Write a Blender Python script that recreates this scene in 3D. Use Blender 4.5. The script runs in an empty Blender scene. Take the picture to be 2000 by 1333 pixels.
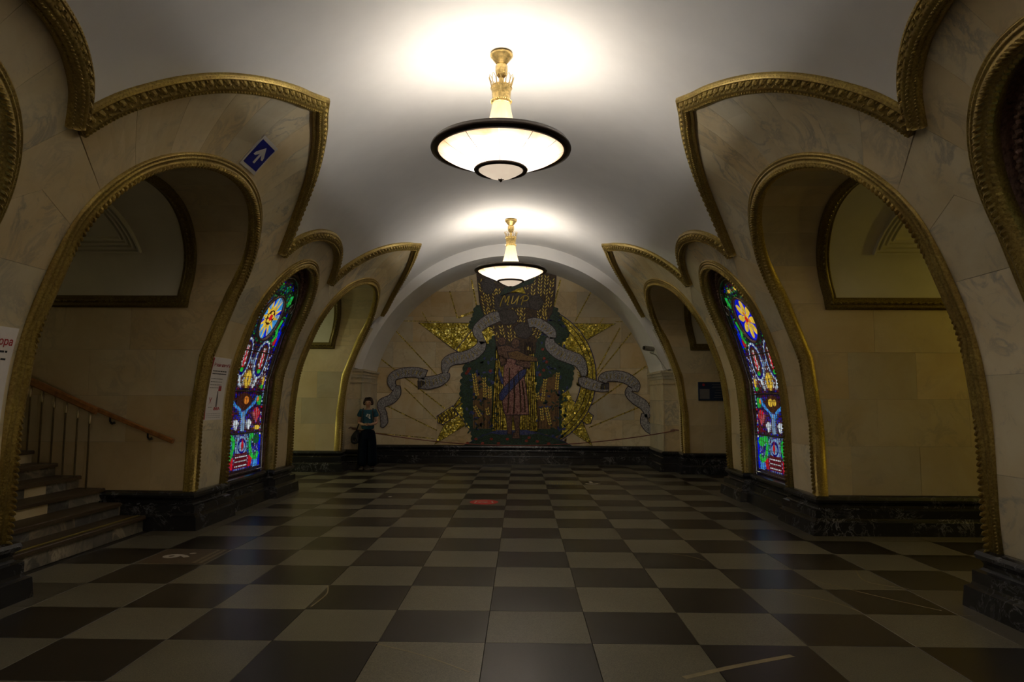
import bpy, math, random
import numpy as np
from math import sin, cos, pi, sqrt, atan2, radians, hypot
from mathutils import Vector, Matrix
from mathutils.geometry import tessellate_polygon

random.seed(7)
S = bpy.context.scene
COL = S.collection

# ------------------------------------------------------------------ camera, world, exposure
CX = -0.215           # lateral position of the hall axis
H = 1.6
F = 1340.0
def make_camera():
    vx, vy, roll = 1018.0, 783.0, radians(0.3)
    dx, dy = vx - 1000, vy - 666.5
    c, s = cos(roll), sin(roll)
    u, v = c*dx + s*dy, -s*dx + c*dy
    p = math.atan(v/F)
    yaw = math.atan(u/F*cos(p))
    f = Vector((-sin(yaw)*cos(p), cos(yaw)*cos(p), sin(p)))
    rt = Vector((cos(yaw), sin(yaw), 0))
    up = rt.cross(f)
    # image is rolled clockwise by "roll": camera axes turn the other way
    r2 = rt*c + up*s
    u2 = -rt*s + up*c
    cam = bpy.data.cameras.new('camera')
    cam.sensor_fit = 'HORIZONTAL'; cam.sensor_width = 36.0
    cam.lens = F/2000*36.0
    cam.clip_start = 0.05; cam.clip_end = 200
    o = bpy.data.objects.new('camera', cam); COL.objects.link(o)
    M = Matrix((r2, u2, -f)).transposed().to_4x4()
    M.translation = Vector((0, 0, H))
    o.matrix_world = M
    S.camera = o
make_camera()
w = bpy.data.worlds.new('world'); S.world = w; w.use_nodes = True
w.node_tree.nodes['Background'].inputs[0].default_value = (0.02, 0.02, 0.022, 1)
w.node_tree.nodes['Background'].inputs[1].default_value = 0.0
S.view_settings.view_transform = 'Standard'
S.view_settings.look = 'None'
S.view_settings.gamma = 1.0
S.view_settings.use_curve_mapping = False
S.view_settings.exposure = 0.28
BULB_W = 10.6          # each of the six bulbs in a chandelier bowl
BOWL_GLOW = 2.6
# lamps of the side platforms: (side, y, watts, colour)
PLATFORM_LAMPS = [(1, 7.0, 42, (1.0, .78, .12)), (-1, 13.8, 120, (.93, 1.0, .60)), (-1, 6.6, 3, (1.0, .8, .55)), (1, 13.8, 3, (1.0, .75, .5))]

# ------------------------------------------------------------------ materials
MATS = {}
def nt(name):
    m = bpy.data.materials.new(name); m.use_nodes = True
    t = m.node_tree; b = t.nodes['Principled BSDF']
    MATS[name] = m
    return m, t, b
def N(t, typ, **kw):
    n = t.nodes.new(typ)
    for k, v in kw.items():
        if k.startswith('_'): setattr(n, k[1:], v)
        else: n.inputs[k.replace('__', ' ')].default_value = v
    return n
def ramp(t, stops, fac):
    r = t.nodes.new('ShaderNodeValToRGB'); e = r.color_ramp.elements
    while len(e) < len(stops): e.new(0.5)
    for i, (p, c) in enumerate(stops):
        e[i].position = p; e[i].color = (*c, 1) if len(c) == 3 else c
    t.links.new(fac, r.inputs[0]); return r
def coords(t, per_object=True, scale=(1, 1, 1)):
    tc = t.nodes.new('ShaderNodeTexCoord'); oi = t.nodes.new('ShaderNodeObjectInfo')
    mp = t.nodes.new('ShaderNodeMapping'); mp.inputs['Scale'].default_value = scale
    t.links.new(tc.outputs['Object'], mp.inputs[0])
    if per_object:
        mul = t.nodes.new('ShaderNodeVectorMath'); mul.operation = 'SCALE'
        cmb = t.nodes.new('ShaderNodeCombineXYZ')
        for i in range(3): t.links.new(oi.outputs['Random'], cmb.inputs[i])
        t.links.new(cmb.outputs[0], mul.inputs[0]); mul.inputs['Scale'].default_value = 37.0
        add = t.nodes.new('ShaderNodeVectorMath')
        t.links.new(mp.outputs[0], add.inputs[0]); t.links.new(mul.outputs[0], add.inputs[1])
        return add.outputs[0], oi.outputs['Random']
    return mp.outputs[0], oi.outputs['Random']
def mixc(t, fac, a, b, mode='MIX'):
    m = t.nodes.new('ShaderNodeMix'); m.data_type = 'RGBA'; m.blend_type = mode
    for i, v in ((0, fac), (6, a), (7, b)):
        if hasattr(v, 'is_output') or hasattr(v, 'links'): t.links.new(v, m.inputs[i])
        else: m.inputs[i].default_value = v if i == 0 else (*v, 1)
    return m.outputs[2]
def noise(t, vec, scale, detail=6, rough=.6, dist=0):
    n = t.nodes.new('ShaderNodeTexNoise'); n.inputs['Scale'].default_value = scale
    n.inputs['Detail'].default_value = detail; n.inputs['Roughness'].default_value = rough
    n.inputs['Distortion'].default_value = dist
    t.links.new(vec, n.inputs['Vector']); return n.outputs[0]
def bump(t, b, h, strength, dist=.01):
    n = t.nodes.new('ShaderNodeBump'); n.inputs['Strength'].default_value = strength
    n.inputs['Distance'].default_value = dist
    t.links.new(h, n.inputs['Height']); t.links.new(n.outputs[0], b.inputs['Normal'])

def marble(name, base, warm, vein, rough=.38, dark=.0, amt=1.0):
    m, t, b = nt(name)
    v, rnd = coords(t)
    big = noise(t, v, 1.3, 4, .6, .8)
    c1 = ramp(t, [(.35, base), (.66, warm)], big).outputs[0]
    vn = noise(t, v, 2.2, 9, .62, 1.1)
    rv = ramp(t, [(.44, (0, 0, 0)), (.50, (1, 1, 1)), (.56, (0, 0, 0))], vn).outputs[0]
    bl = noise(t, v, 1.1, 3)
    rb = ramp(t, [(.45, (0, 0, 0)), (.65, (.8*amt,)*3)], bl).outputs[0]
    f = t.nodes.new('ShaderNodeMath'); f.operation = 'MULTIPLY'
    t.links.new(rv, f.inputs[0]); t.links.new(rb, f.inputs[1])
    c2 = mixc(t, f.outputs[0], c1, vein)
    spot = noise(t, v, 7.0, 8, .7, 1.0)
    rs = ramp(t, [(.57, (0, 0, 0)), (.76, (.5*amt,)*3)], spot).outputs[0]
    c3 = mixc(t, rs, c2, vein)
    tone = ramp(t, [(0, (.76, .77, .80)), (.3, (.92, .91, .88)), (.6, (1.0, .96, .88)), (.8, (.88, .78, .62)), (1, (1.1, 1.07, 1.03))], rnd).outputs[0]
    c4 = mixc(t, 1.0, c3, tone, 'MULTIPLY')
    t.links.new(c4, b.inputs['Base Color'])
    b.inputs['Roughness'].default_value = rough
    bump(t, b, spot, .08, .004)
    return m
def simple(name, col, rough=.5, metal=0, var=.12, scale=20, bmp=.0, emis=None, es=0, spec=None):
    m, t, b = nt(name)
    v, rnd = coords(t, False)
    n = noise(t, v, scale, 5)
    lo = tuple(max(0, c*(1-var*2)) for c in col); hi = tuple(min(1, c*(1+var)) for c in col)
    r = ramp(t, [(.3, lo), (.7, hi)], n)
    t.links.new(r.outputs[0], b.inputs['Base Color'])
    b.inputs['Roughness'].default_value = rough; b.inputs['Metallic'].default_value = metal
    if bmp: bump(t, b, n, bmp)
    if emis:
        b.inputs['Emission Color'].default_value = (*emis, 1); b.inputs['Emission Strength'].default_value = es
    if spec is not None: b.inputs['Specular IOR Level'].default_value = spec
    return m

marble('marble_cream', (.72, .655, .49), (.64, .54, .35), (.30, .29, .27), .33)
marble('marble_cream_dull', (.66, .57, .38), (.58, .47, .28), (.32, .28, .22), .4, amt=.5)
marble('marble_mural', (.74, .66, .48), (.68, .54, .31), (.42, .31, .17), .45, amt=.7)
marble('marble_patch', (.16, .15, .13), (.075, .07, .065), (.5, .45, .36), .4)
simple('mortar', (.24, .20, .14), .9)
simple('plaster_white', (.81, .80, .785), .85, var=.015, scale=3)
simple('plaster_side', (.74, .70, .56), .85, var=.03, scale=3)
def black_marble():
    m, t, b = nt('marble_black')
    v, rnd = coords(t)
    vn = noise(t, v, 2.4, 9, .65, 3.0)
    rv = ramp(t, [(.475, (0, 0, 0)), (.50, (1, 1, 1)), (.52, (0, 0, 0))], vn).outputs[0]
    bl = noise(t, v, 2.0, 3); rb = ramp(t, [(.48, (0, 0, 0)), (.7, (.8, .8, .8))], bl).outputs[0]
    f = t.nodes.new('ShaderNodeMath'); f.operation = 'MULTIPLY'
    t.links.new(rv, f.inputs[0]); t.links.new(rb, f.inputs[1])
    c = mixc(t, f.outputs[0], (.016, .016, .018), (.33, .33, .34))
    t.links.new(c, b.inputs['Base Color']); b.inputs['Roughness'].default_value = .22
black_marble()
def gilt(name='gilt', k=1.0):
    m, t, b = nt(name)
    v, rnd = coords(t, False)
    n = noise(t, v, 55, 5, .6); n2 = noise(t, v, 4, 3)
    r = ramp(t, [(.30, (.20*k, .135*k, .032*k)), (.5, (.38*k, .275*k, .068*k)), (.72, (.60*k, .45*k, .12*k))], n)
    c = mixc(t, ramp(t, [(.4, (0, 0, 0)), (.62, (.55, .55, .55))], n2).outputs[0], r.outputs[0], (.26*k, .17*k, .05*k))
    t.links.new(c, b.inputs['Base Color']); b.inputs['Metallic'].default_value = .6
    b.inputs['Roughness'].default_value = .42
    bump(t, b, n, .15, .002)
gilt()
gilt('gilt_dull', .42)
def granite(name, a, c2, rough=.26):
    m, t, b = nt(name)
    v, rnd = coords(t)
    n = noise(t, v, 130, 3, .7); n2 = noise(t, v, 1.6, 4)
    r = ramp(t, [(.38, tuple(x*.72 for x in a)), (.62, c2)], n).outputs[0]
    tone = ramp(t, [(0, (.8, .8, .8)), (1, (1.12, 1.1, 1.06))], rnd).outputs[0]
    c = mixc(t, 1.0, r, tone, 'MULTIPLY')
    st = ramp(t, [(.3, (.85, .85, .85)), (.7, (1.08, 1.08, 1.08))], n2).outputs[0]
    c = mixc(t, 1.0, c, st, 'MULTIPLY')
    t.links.new(c, b.inputs['Base Color'])
    b.inputs['Roughness'].default_value = rough
granite('granite_light', (.125, .112, .075), (.19, .172, .118), .33)
granite('granite_dark', (.018, .014, .010), (.028, .022, .017), .3)
granite('granite_border', (.095, .082, .055), (.135, .118, .08), .33)
granite('granite_brown', (.075, .05, .028), (.105, .072, .042), .45)
simple('grout', (.03, .026, .02), .8)
simple('vein_pale', (.26, .21, .11), .4)
simple('bronze_dark', (.34, .21, .16), .36, .4, .35, 30, .4)
simple('bronze_frame', (.16, .12, .08), .28, .8, .3, 30, .3)
simple('steel_bright', (.5, .48, .44), .22, 1.0, .1)
simple('brass', (.66, .47, .17), .3, .75, .25, 30, .2)
simple('lamp_rim', (.035, .022, .014), .35, .6, .2)
simple('shade_cream', (.75, .58, .36), .5, 0, .08, 12, emis=(1.0, .66, .33), es=.28)
simple('wood_rail', (.34, .14, .035), .35, 0, .2, 14)
simple('pole_brass', (.45, .36, .2), .3, .6)
simple('iron_black', (.015, .013, .012), .45)
simple('sign_white', (.62, .6, .58), .4, var=.02)
simple('sign_blue', (.006, .012, .25), .35, var=.03)
simple('board_navy', (.004, .018, .06), .3, var=.05)
simple('poster_paper', (.80, .76, .75), .5, var=.02)
simple('print_red', (.42, .02, .03), .5, var=.05)
simple('print_grey', (.16, .15, .15), .6, var=.05)
simple('print_pale', (.42, .4, .4), .6, var=.05)
simple('print_dark', (.03, .03, .04), .5, var=.05)
simple('sticker_red', (.62, .03, .025), .4, var=.1)
simple('sticker_white', (.55, .5, .42), .4, var=.05)
simple('sticker_yellow', (.42, .36, .07), .4, var=.1)
simple('paint_yellow', (.40, .32, .06), .5, var=.15)
simple('skin', (.42, .24, .16), .55, var=.06)
simple('hair_brown', (.035, .017, .010), .5, var=.3, scale=60, bmp=.4)
simple('shirt_teal', (.010, .075, .12), .8, var=.12, scale=30)
simple('trousers_dark', (.004, .007, .014), .9, spec=.1)
simple('bag_black', (.012, .012, .015), .7)
simple('rope_red', (.16, .03, .02), .6)
simple('cctv_grey', (.6, .58, .55), .4)
simple('gold_smalt', (.88, .68, .12), .4, .15, .15, 60)
simple('mosaic_outline', (.025, .014, .03), .5)
simple('mosaic_blue_line', (.012, .015, .16), .4)

def mosaic(name, cols, metal=0, rough=.35, scale=26, jit=1.0, tilt=0):
    """tesserae: small cells with their own tone and tilt"""
    m, t, b = nt(name)
    v, rnd = coords(t, False)
    vo = t.nodes.new('ShaderNodeTexVoronoi'); vo.inputs['Scale'].default_value = scale
    vo.inputs['Randomness'].default_value = .55*jit
    t.links.new(v, vo.inputs['Vector'])
    sep = t.nodes.new('ShaderNodeSeparateColor'); t.links.new(vo.outputs['Color'], sep.inputs[0])
    k = len(cols)
    r = ramp(t, [(i/(k-1) if k > 1 else 0, c) for i, c in enumerate(cols)], sep.outputs[0])
    ed = t.nodes.new('ShaderNodeTexVoronoi'); ed.feature = 'DISTANCE_TO_EDGE'; ed.inputs['Scale'].default_value = scale
    ed.inputs['Randomness'].default_value = .55*jit
    t.links.new(v, ed.inputs['Vector'])
    e = ramp(t, [(.02, (.25, .25, .25)), (.09, (1, 1, 1))], ed.outputs['Distance']).outputs[0]
    c = mixc(t, 1.0, r.outputs[0], e, 'MULTIPLY')
    t.links.new(c, b.inputs['Base Color'])
    b.inputs['Metallic'].default_value = metal; b.inputs['Roughness'].default_value = rough
    if tilt:
        ge = t.nodes.new('ShaderNodeNewGeometry'); sb = t.nodes.new('ShaderNodeVectorMath'); sb.operation = 'SUBTRACT'
        t.links.new(vo.outputs['Color'], sb.inputs[0]); sb.inputs[1].default_value = (.5, .5, .5)
        sc = t.nodes.new('ShaderNodeVectorMath'); sc.operation = 'SCALE'; sc.inputs['Scale'].default_value = tilt
        t.links.new(sb.outputs[0], sc.inputs[0])
        ad = t.nodes.new('ShaderNodeVectorMath'); t.links.new(sc.outputs[0], ad.inputs[0]); t.links.new(ge.outputs['Normal'], ad.inputs[1])
        no = t.nodes.new('ShaderNodeVectorMath'); no.operation = 'NORMALIZE'; t.links.new(ad.outputs[0], no.inputs[0])
        t.links.new(no.outputs[0], b.inputs['Normal'])
    else: bump(t, b, sep.outputs[1], .35, .02)
    return m
mosaic('mosaic_gold', [(.50, .38, .03), (.80, .62, .07), (.95, .78, .10), (1.0, .90, .26)], .5, .28, tilt=.75)
mosaic('mosaic_gold_dim', [(.24, .17, .018), (.50, .38, .04), (.95, .75, .10)], .45, .3, tilt=.7)
mosaic('mosaic_grey', [(.26, .25, .27), (.40, .39, .42), (.54, .53, .56)], 0, .5, 40)
mosaic('mosaic_grey_dark', [(.07, .06, .06), (.13, .11, .11)], 0, .5, 40)
mosaic('mosaic_green', [(.012, .03, .018), (.026, .07, .036), (.04, .10, .055), (.02, .055, .07)], 0, .5, 40)
mosaic('mosaic_brown', [(.03, .018, .01), (.085, .048, .025), (.13, .075, .036)], 0, .5, 40)
mosaic('mosaic_tan', [(.16, .085, .03), (.30, .17, .055), (.20, .10, .045)], 0, .5, 40)
mosaic('mosaic_pink', [(.16, .05, .05), (.38, .17, .15), (.52, .30, .25)], 0, .5, 40)
mosaic('mosaic_blue', [(.02, .035, .18), (.05, .08, .36), (.13, .15, .27)], 0, .5, 40)
mosaic('mosaic_red', [(.25, .03, .02), (.5, .08, .04)], 0, .5, 40)
mosaic('mosaic_skin', [(.08, .038, .03), (.18, .09, .06), (.28, .16, .11)], 0, .5, 40)
mosaic('mosaic_ray', [(.30, .22, .04), (.60, .45, .08), (.85, .68, .13)], .5, .3, tilt=.6)

def glass_mat(name, col, s=1.0):
    """pane of coloured glass with a lamp box behind it"""
    m, t, b = nt(name)
    v, rnd = coords(t, False)
    n = noise(t, v, 9, 4); r = ramp(t, [(.3, tuple(c*.45 for c in col)), (.62, col)], n).outputs[0]
    b.inputs['Base Color'].default_value = (*[c*.2 for c in col], 1)
    b.inputs['Roughness'].default_value = .12
    t.links.new(r, b.inputs['Emission Color']); b.inputs['Emission Strength'].default_value = s
    return m
GL = dict(blue=(.0, .01, .75), deep=(.0, .0, .22), sky=(.06, .35, .85), pale=(.25, .42, .65), white=(.75, .85, .9), green=(.02, .55, .06),
          dgreen=(.0, .10, .03), red=(.65, .01, .02), crimson=(.12, .004, .012), yellow=(.95, .62, .06), brown=(.05, .014, .008),
          orange=(.8, .25, .03), black=(.006, .004, .006), pink=(.45, .12, .14))
for k_, c_ in GL.items(): glass_mat('glass_' + k_, c_, .62)

def bowl_glass():
    """frosted glass lit from within: brightest in the middle of the cone, where the bulbs sit"""
    m, t, b = nt('bowl_glass')
    v, rnd = coords(t, False, (1, 1, 0))
    n = noise(t, v, 3.2, 5, .6, .6)
    r = ramp(t, [(.28, (1.0, .62, .36)), (.44, (1.0, .84, .66)), (.55, (1.0, .93, .84))], n).outputs[0]
    ln = t.nodes.new('ShaderNodeVectorMath'); ln.operation = 'LENGTH'; t.links.new(v, ln.inputs[0])
    rr = ramp(t, [(.24, (.55, .45, .36)), (.36, (1, 1, 1)), (.50, (1, 1, 1)), (.60, (.62, .54, .45)), (.68, (.30, .20, .12))], ln.outputs['Value']).outputs[0]
    c = mixc(t, 1.0, r, rr, 'MULTIPLY')
    b.inputs['Base Color'].default_value = (.6, .55, .45, 1)
    t.links.new(c, b.inputs['Emission Color']); b.inputs['Emission Strength'].default_value = BOWL_GLOW
    b.inputs['Roughness'].default_value = .3
bowl_glass()
def emitter(name, col, s):
    m, t, b = nt(name)
    v, rnd = coords(t, False)
    n = noise(t, v, 5, 3); r = ramp(t, [(.2, tuple(c*.75 for c in col)), (.7, col)], n).outputs[0]
    b.inputs['Base Color'].default_value = (.5, .48, .4, 1)
    t.links.new(r, b.inputs['Emission Color']); b.inputs['Emission Strength'].default_value = s
emitter('cup_glass', (1.0, .80, .60), .62)
emitter('bulb_glow', (1.0, .93, .82), 3.0)
emitter('globe_glow', (1.0, .85, .5), 1.2)

# ------------------------------------------------------------------ mesh helpers
class MB:
    def __init__(s): s.v = []; s.f = []; s.m = []
    def add(s, verts, faces, mi=0):
        o = len(s.v); s.v += [tuple(p) for p in verts]
        for f in faces: s.f.append(tuple(i+o for i in f)); s.m.append(mi)
    def box(s, lo, hi, mi=0):
        x0, y0, z0 = lo; x1, y1, z1 = hi
        s.add([(x0,y0,z0),(x1,y0,z0),(x1,y1,z0),(x0,y1,z0),(x0,y0,z1),(x1,y0,z1),(x1,y1,z1),(x0,y1,z1)],
              [(0,3,2,1),(4,5,6,7),(0,1,5,4),(1,2,6,5),(2,3,7,6),(3,0,4,7)], mi)
    def bbox(s, lo, hi, b=.004, mi=0):
        """box with bevelled top edges"""
        x0, y0, z0 = lo; x1, y1, z1 = hi
        s.add([(x0,y0,z0),(x1,y0,z0),(x1,y1,z0),(x0,y1,z0),(x0,y0,z1-b),(x1,y0,z1-b),(x1,y1,z1-b),(x0,y1,z1-b),
               (x0+b,y0+b,z1),(x1-b,y0+b,z1),(x1-b,y1-b,z1),(x0+b,y1-b,z1)],
              [(0,3,2,1),(0,1,5,4),(1,2,6,5),(2,3,7,6),(3,0,4,7),(4,5,9,8),(5,6,10,9),(6,7,11,10),(7,4,8,11),(8,9,10,11)], mi)
    def grid(s, P, close_u=False, close_v=False, mi=0):
        n, m = len(P), len(P[0]); o = len(s.v)
        for r in P: s.v += [tuple(p) for p in r]
        for i in range(n if close_u else n-1):
            for j in range(m if close_v else m-1):
                a = o+i*m+j; b = o+((i+1) % n)*m+j
                c = o+((i+1) % n)*m+(j+1) % m; d = o+i*m+(j+1) % m
                s.f.append((a, b, c, d)); s.m.append(mi)
    def lathe(s, prof, seg=32, c=(0, 0, 0), mi=0, wob=None):
        P = []
        for k in range(seg):
            a = 2*pi*k/seg; q = 1+(wob(k) if wob else 0)
            P.append([(c[0]+r*q*cos(a), c[1]+r*q*sin(a), c[2]+z) for r, z in prof])
        s.grid(P, close_u=True, mi=mi)
    def tube(s, pts, r, seg=8, mi=0, closed=False):
        pts = [Vector(p) for p in pts]; n = len(pts); P = []
        up = Vector((0, 0, 1)); prev = None
        for i, p in enumerate(pts):
            a = pts[(i-1) % n] if (i > 0 or closed) else p
            b = pts[(i+1) % n] if (i < n-1 or closed) else p
            t = (b-a).normalized()
            if prev is None:
                q = t.cross(up)
                if q.length < .1: q = t.cross(Vector((1, 0, 0)))
            else:
                q = prev - t*prev.dot(t)
            q.normalize(); prev = q; k = t.cross(q)
            rr = r[i] if isinstance(r, (list, tuple)) else r
            P.append([p+q*rr*cos(2*pi*j/seg)+k*rr*sin(2*pi*j/seg) for j in range(seg)])
        o = len(s.v)
        s.grid(P, close_u=closed, close_v=True, mi=mi)
        if not closed:
            s.f.append(tuple(range(o, o+seg))); s.m.append(mi)
            e = o+(n-1)*seg; s.f.append(tuple(range(e, e+seg))); s.m.append(mi)
    def prism(s, pts2, fn, d0, d1, mi=0):
        """polygon (a,b) list -> solid between depth d0 (back) and d1 (front); fn(a,b,d)->xyz"""
        n = len(pts2); o = len(s.v)
        s.v += [tuple(fn(a, b, d0)) for a, b in pts2] + [tuple(fn(a, b, d1)) for a, b in pts2]
        tr = tessellate_polygon([[Vector((a, b, 0)) for a, b in pts2]])
        for t in tr: s.f.append(tuple(o+n+i for i in t)); s.m.append(mi)
        for i in range(n):
            j = (i+1) % n; s.f.append((o+i, o+j, o+n+j, o+n+i)); s.m.append(mi)
    def mesh(s, name, mats, smooth=False):
        me = bpy.data.meshes.new(name); me.from_pydata(s.v, [], s.f); 
        for m in ([mats] if isinstance(mats, str) else mats): me.materials.append(MATS[m])
        if not isinstance(mats, str): me.polygons.foreach_set('material_index', s.m)
        if smooth: me.polygons.foreach_set('use_smooth', [True]*len(me.polygons))
        me.update(); return me
    def build(s, name, mats, parent=None, kind=None, label=None, smooth=False):
        o = bpy.data.objects.new(name, s.mesh(name, mats, smooth)); COL.objects.link(o)
        if parent is not None: o.parent = parent
        if kind: o['kind'] = kind
        if label: o['label'] = label
        return o
def empty(name, loc=(0, 0, 0), kind=None, label=None, cat=None, group=None, rz=0):
    o = bpy.data.objects.new(name, None); COL.objects.link(o); o.location = loc; o.rotation_euler = (0, 0, rz)
    o.empty_display_size = .1
    return tag(o, label, cat, group, kind)
def tag(o, label=None, cat=None, group=None, kind=None):
    if label: o['label'] = label
    if cat: o['category'] = cat
    if group: o['group'] = group
    if kind: o['kind'] = kind
    return o
def text_geo(txt, size=1.0, bold=0.0):
    cu = bpy.data.curves.new('tmp_text', 'FONT'); cu.body = txt; cu.size = size; cu.offset = bold; cu.resolution_u = 3
    ob = bpy.data.objects.new('tmp_text', cu); COL.objects.link(ob)
    dg = bpy.context.evaluated_depsgraph_get(); dg.update()
    me = bpy.data.meshes.new_from_object(ob.evaluated_get(dg))
    V = [(v.co.x, v.co.y) for v in me.vertices]; Fc = [tuple(p.vertices) for p in me.polygons]
    bpy.data.objects.remove(ob); bpy.data.curves.remove(cu); bpy.data.meshes.remove(me)
    return V, Fc

# ------------------------------------------------------------------ the wall-and-vault profile, shared by both sides
ZC, VL, VZ = 1.661, 3.085, 3.61
RV = hypot(VZ-ZC, VL)
_co = np.polyfit([.455, 1.0, 1.6, 2.0, 2.43, 2.97, 3.61], [3.88, 3.87, 3.83, 3.78, 3.68, 3.42, 3.085], 4)
_pts = [(float(np.polyval(_co, z)), z) for z in np.linspace(.455, VZ, 60)]
_a0 = atan2(VZ-ZC, VL)
_pts += [(RV*cos(a), ZC+RV*sin(a)) for a in np.linspace(_a0, pi/2, 60)[1:]]
_PL = np.array([p[0] for p in _pts]); _PZ = np.array([p[1] for p in _pts])
_PS = np.concatenate([[0], np.cumsum(np.hypot(np.diff(_PL), np.diff(_PZ)))])
SV = float(_PS[59]); SCROWN = float(_PS[-1])
def prof(s): return float(np.interp(s, _PS, _PL)), float(np.interp(s, _PS, _PZ))
def prof_ext(s):
    if s < 0: return 3.88, .455+s
    return prof(s)
def wallP(side):
    def P(y, s, off=0.0):
        L, z = prof_ext(s)
        l0, z0 = prof_ext(s-.02); l1, z1 = prof_ext(s+.02)
        tl, tz = l1-l0, z1-z0; q = hypot(tl, tz) or 1
        return (CX+side*(L-tz/q*off), y, z+tl/q*off)
    return P

def catmull(pts, n):
    out = []; m = len(pts)
    for i in range(m-1):
        p0 = pts[max(i-1, 0)]; p1 = pts[i]; p2 = pts[i+1]; p3 = pts[min(i+2, m-1)]
        for k in range(n):
            t = k/n
            out.append(tuple(.5*((2*b)+(-a+c)*t+(2*a-5*b+4*c-d)*t*t+(-a+3*b-3*c+d)*t**3) for a, b, c, d in zip(p0, p1, p2, p3)))
    out.append(pts[-1]); return out
def plen(p): return [0]+list(np.cumsum([hypot(p[i+1][0]-p[i][0], p[i+1][1]-p[i][1]) for i in range(len(p)-1)]))
def at(p, L, d):
    return (float(np.interp(d, L, [q[0] for q in p])), float(np.interp(d, L, [q[1] for q in p])))
# half curves given as (distance from the bay centre, s)
def mirror(c): return [(-d, s) for d, s in c] + [(d, s) for d, s in reversed(c[:-1])] if c[-1][0] == 0 else [(-d, s) for d, s in c]+[(d, s) for d, s in reversed(c)]
CORN_P = catmull([(2.17, SV), (2.0, 3.60), (1.8, 3.84), (1.57, 4.08), (1.27, 4.33), (.9, 4.56), (.5, 4.75), (.22, 4.85), (0.0, 4.94)], 5)
CORN_N = catmull([(1.17, SV), (1.03, 3.52), (.85, 3.67), (.6, 3.80), (.3, 3.88), (0, 3.91)], 5)
def arch_curve(hw, spring, top, n=20):
    c = [(hw, 0.0), (hw, spring*.33), (hw, spring*.66)]
    for k in range(n+1):
        a = pi/2*k/n; c.append((hw*cos(a), spring+(top-spring)*sin(a)))
    c[-1] = (0, top)
    return mirror(c)
PASS_HW, PASS_SP, PASS_TOP = 1.58, 2.55, 3.76
NICHE_HW, NICHE_SP, NICHE_TOP = .93, 2.38, 3.38
BAYS = [dict(y=-6.0, k=1.0), dict(y=.33, k=1.0), dict(y=7.05, k=1.0), dict(y=13.82, k=1.075)]      # passages
PIERS = [-2.83, 3.69, 10.41]
RING_Y, WALL_Y, BACK_Y = 16.0, 17.65, -7.9

def sweep(mb, P, path, pr, mi=0, cap=True, flip=1):
    """sweep cross-section pr [(w,h)] along path [(a,b)] on surface P"""
    n = len(path); G = []
    for i, p in enumerate(path):
        a = path[max(i-1, 0)]; b = path[min(i+1, n-1)]
        def nm(u, v):
            t = (v[0]-u[0], v[1]-u[1]); q = hypot(*t) or 1; return (-t[1]/q, t[0]/q)
        if 0 < i < n-1:
            n0, n1 = nm(a, p), nm(p, b); m = (n0[0]+n1[0], n0[1]+n1[1]); q = m[0]**2+m[1]**2
            sc = min(2/q if q > 1e-6 else 1, 1.6)
            nn = (m[0]*sc, m[1]*sc)
        else: nn = nm(a, b)
        G.append([P(p[0]+nn[0]*w*flip, p[1]+nn[1]*w*flip, h) for w, h in pr])
    o = len(mb.v); mb.grid(G, mi=mi); k = len(pr)
    if cap:
        mb.f.append(tuple(range(o, o+k))); mb.m.append(mi)
        e = o+(n-1)*k; mb.f.append(tuple(range(e, e+k))); mb.m.append(mi)
def along(path, step, start=0.0):
    L = plen(path); d = start
    while d < L[-1]:
        p = at(path, L, d); q = at(path, L, min(d+.01, L[-1])); r = at(path, L, max(d-.01, 0))
        t = (q[0]-r[0], q[1]-r[1]); h = hypot(*t) or 1
        yield p, (t[0]/h, t[1]/h)
        d += step
def bumps(mb, P, path, step, w0, h0, la, lb, height, ang=0.0, start=0.0, ring2=True, flip=1):
    """carved leaves: raised lens shapes in rows along a moulding"""
    for p, t in along(path, step, start):
        nn = (-t[1]*flip, t[0]*flip)
        c = (p[0]+nn[0]*w0, p[1]+nn[1]*w0)
        ca, sa = cos(ang), sin(ang)
        u = (t[0]*ca+nn[0]*sa, t[1]*ca+nn[1]*sa); v = (-t[0]*sa+nn[0]*ca, -t[1]*sa+nn[1]*ca)
        k = 6; vs = []
        for j in range(k):
            a = 2*pi*j/k; vs.append(P(c[0]+u[0]*la*cos(a)+v[0]*lb*sin(a), c[1]+u[1]*la*cos(a)+v[1]*lb*sin(a), h0-.006))
        if ring2:
            for j in range(k):
                a = 2*pi*j/k; vs.append(P(c[0]+u[0]*la*.55*cos(a)+v[0]*lb*.55*sin(a), c[1]+u[1]*la*.55*cos(a)+v[1]*lb*.55*sin(a), h0+height*.8))
            vs.append(P(c[0], c[1], h0+height))
            fs = [(j, (j+1) % k, k+(j+1) % k, k+j) for j in range(k)]+[(k+j, k+(j+1) % k, 2*k) for j in range(k)]
        else:
            vs.append(P(c[0], c[1], h0+height)); fs = [(j, (j+1) % k, k) for j in range(k)]
        mb.add(vs, fs)
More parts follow.
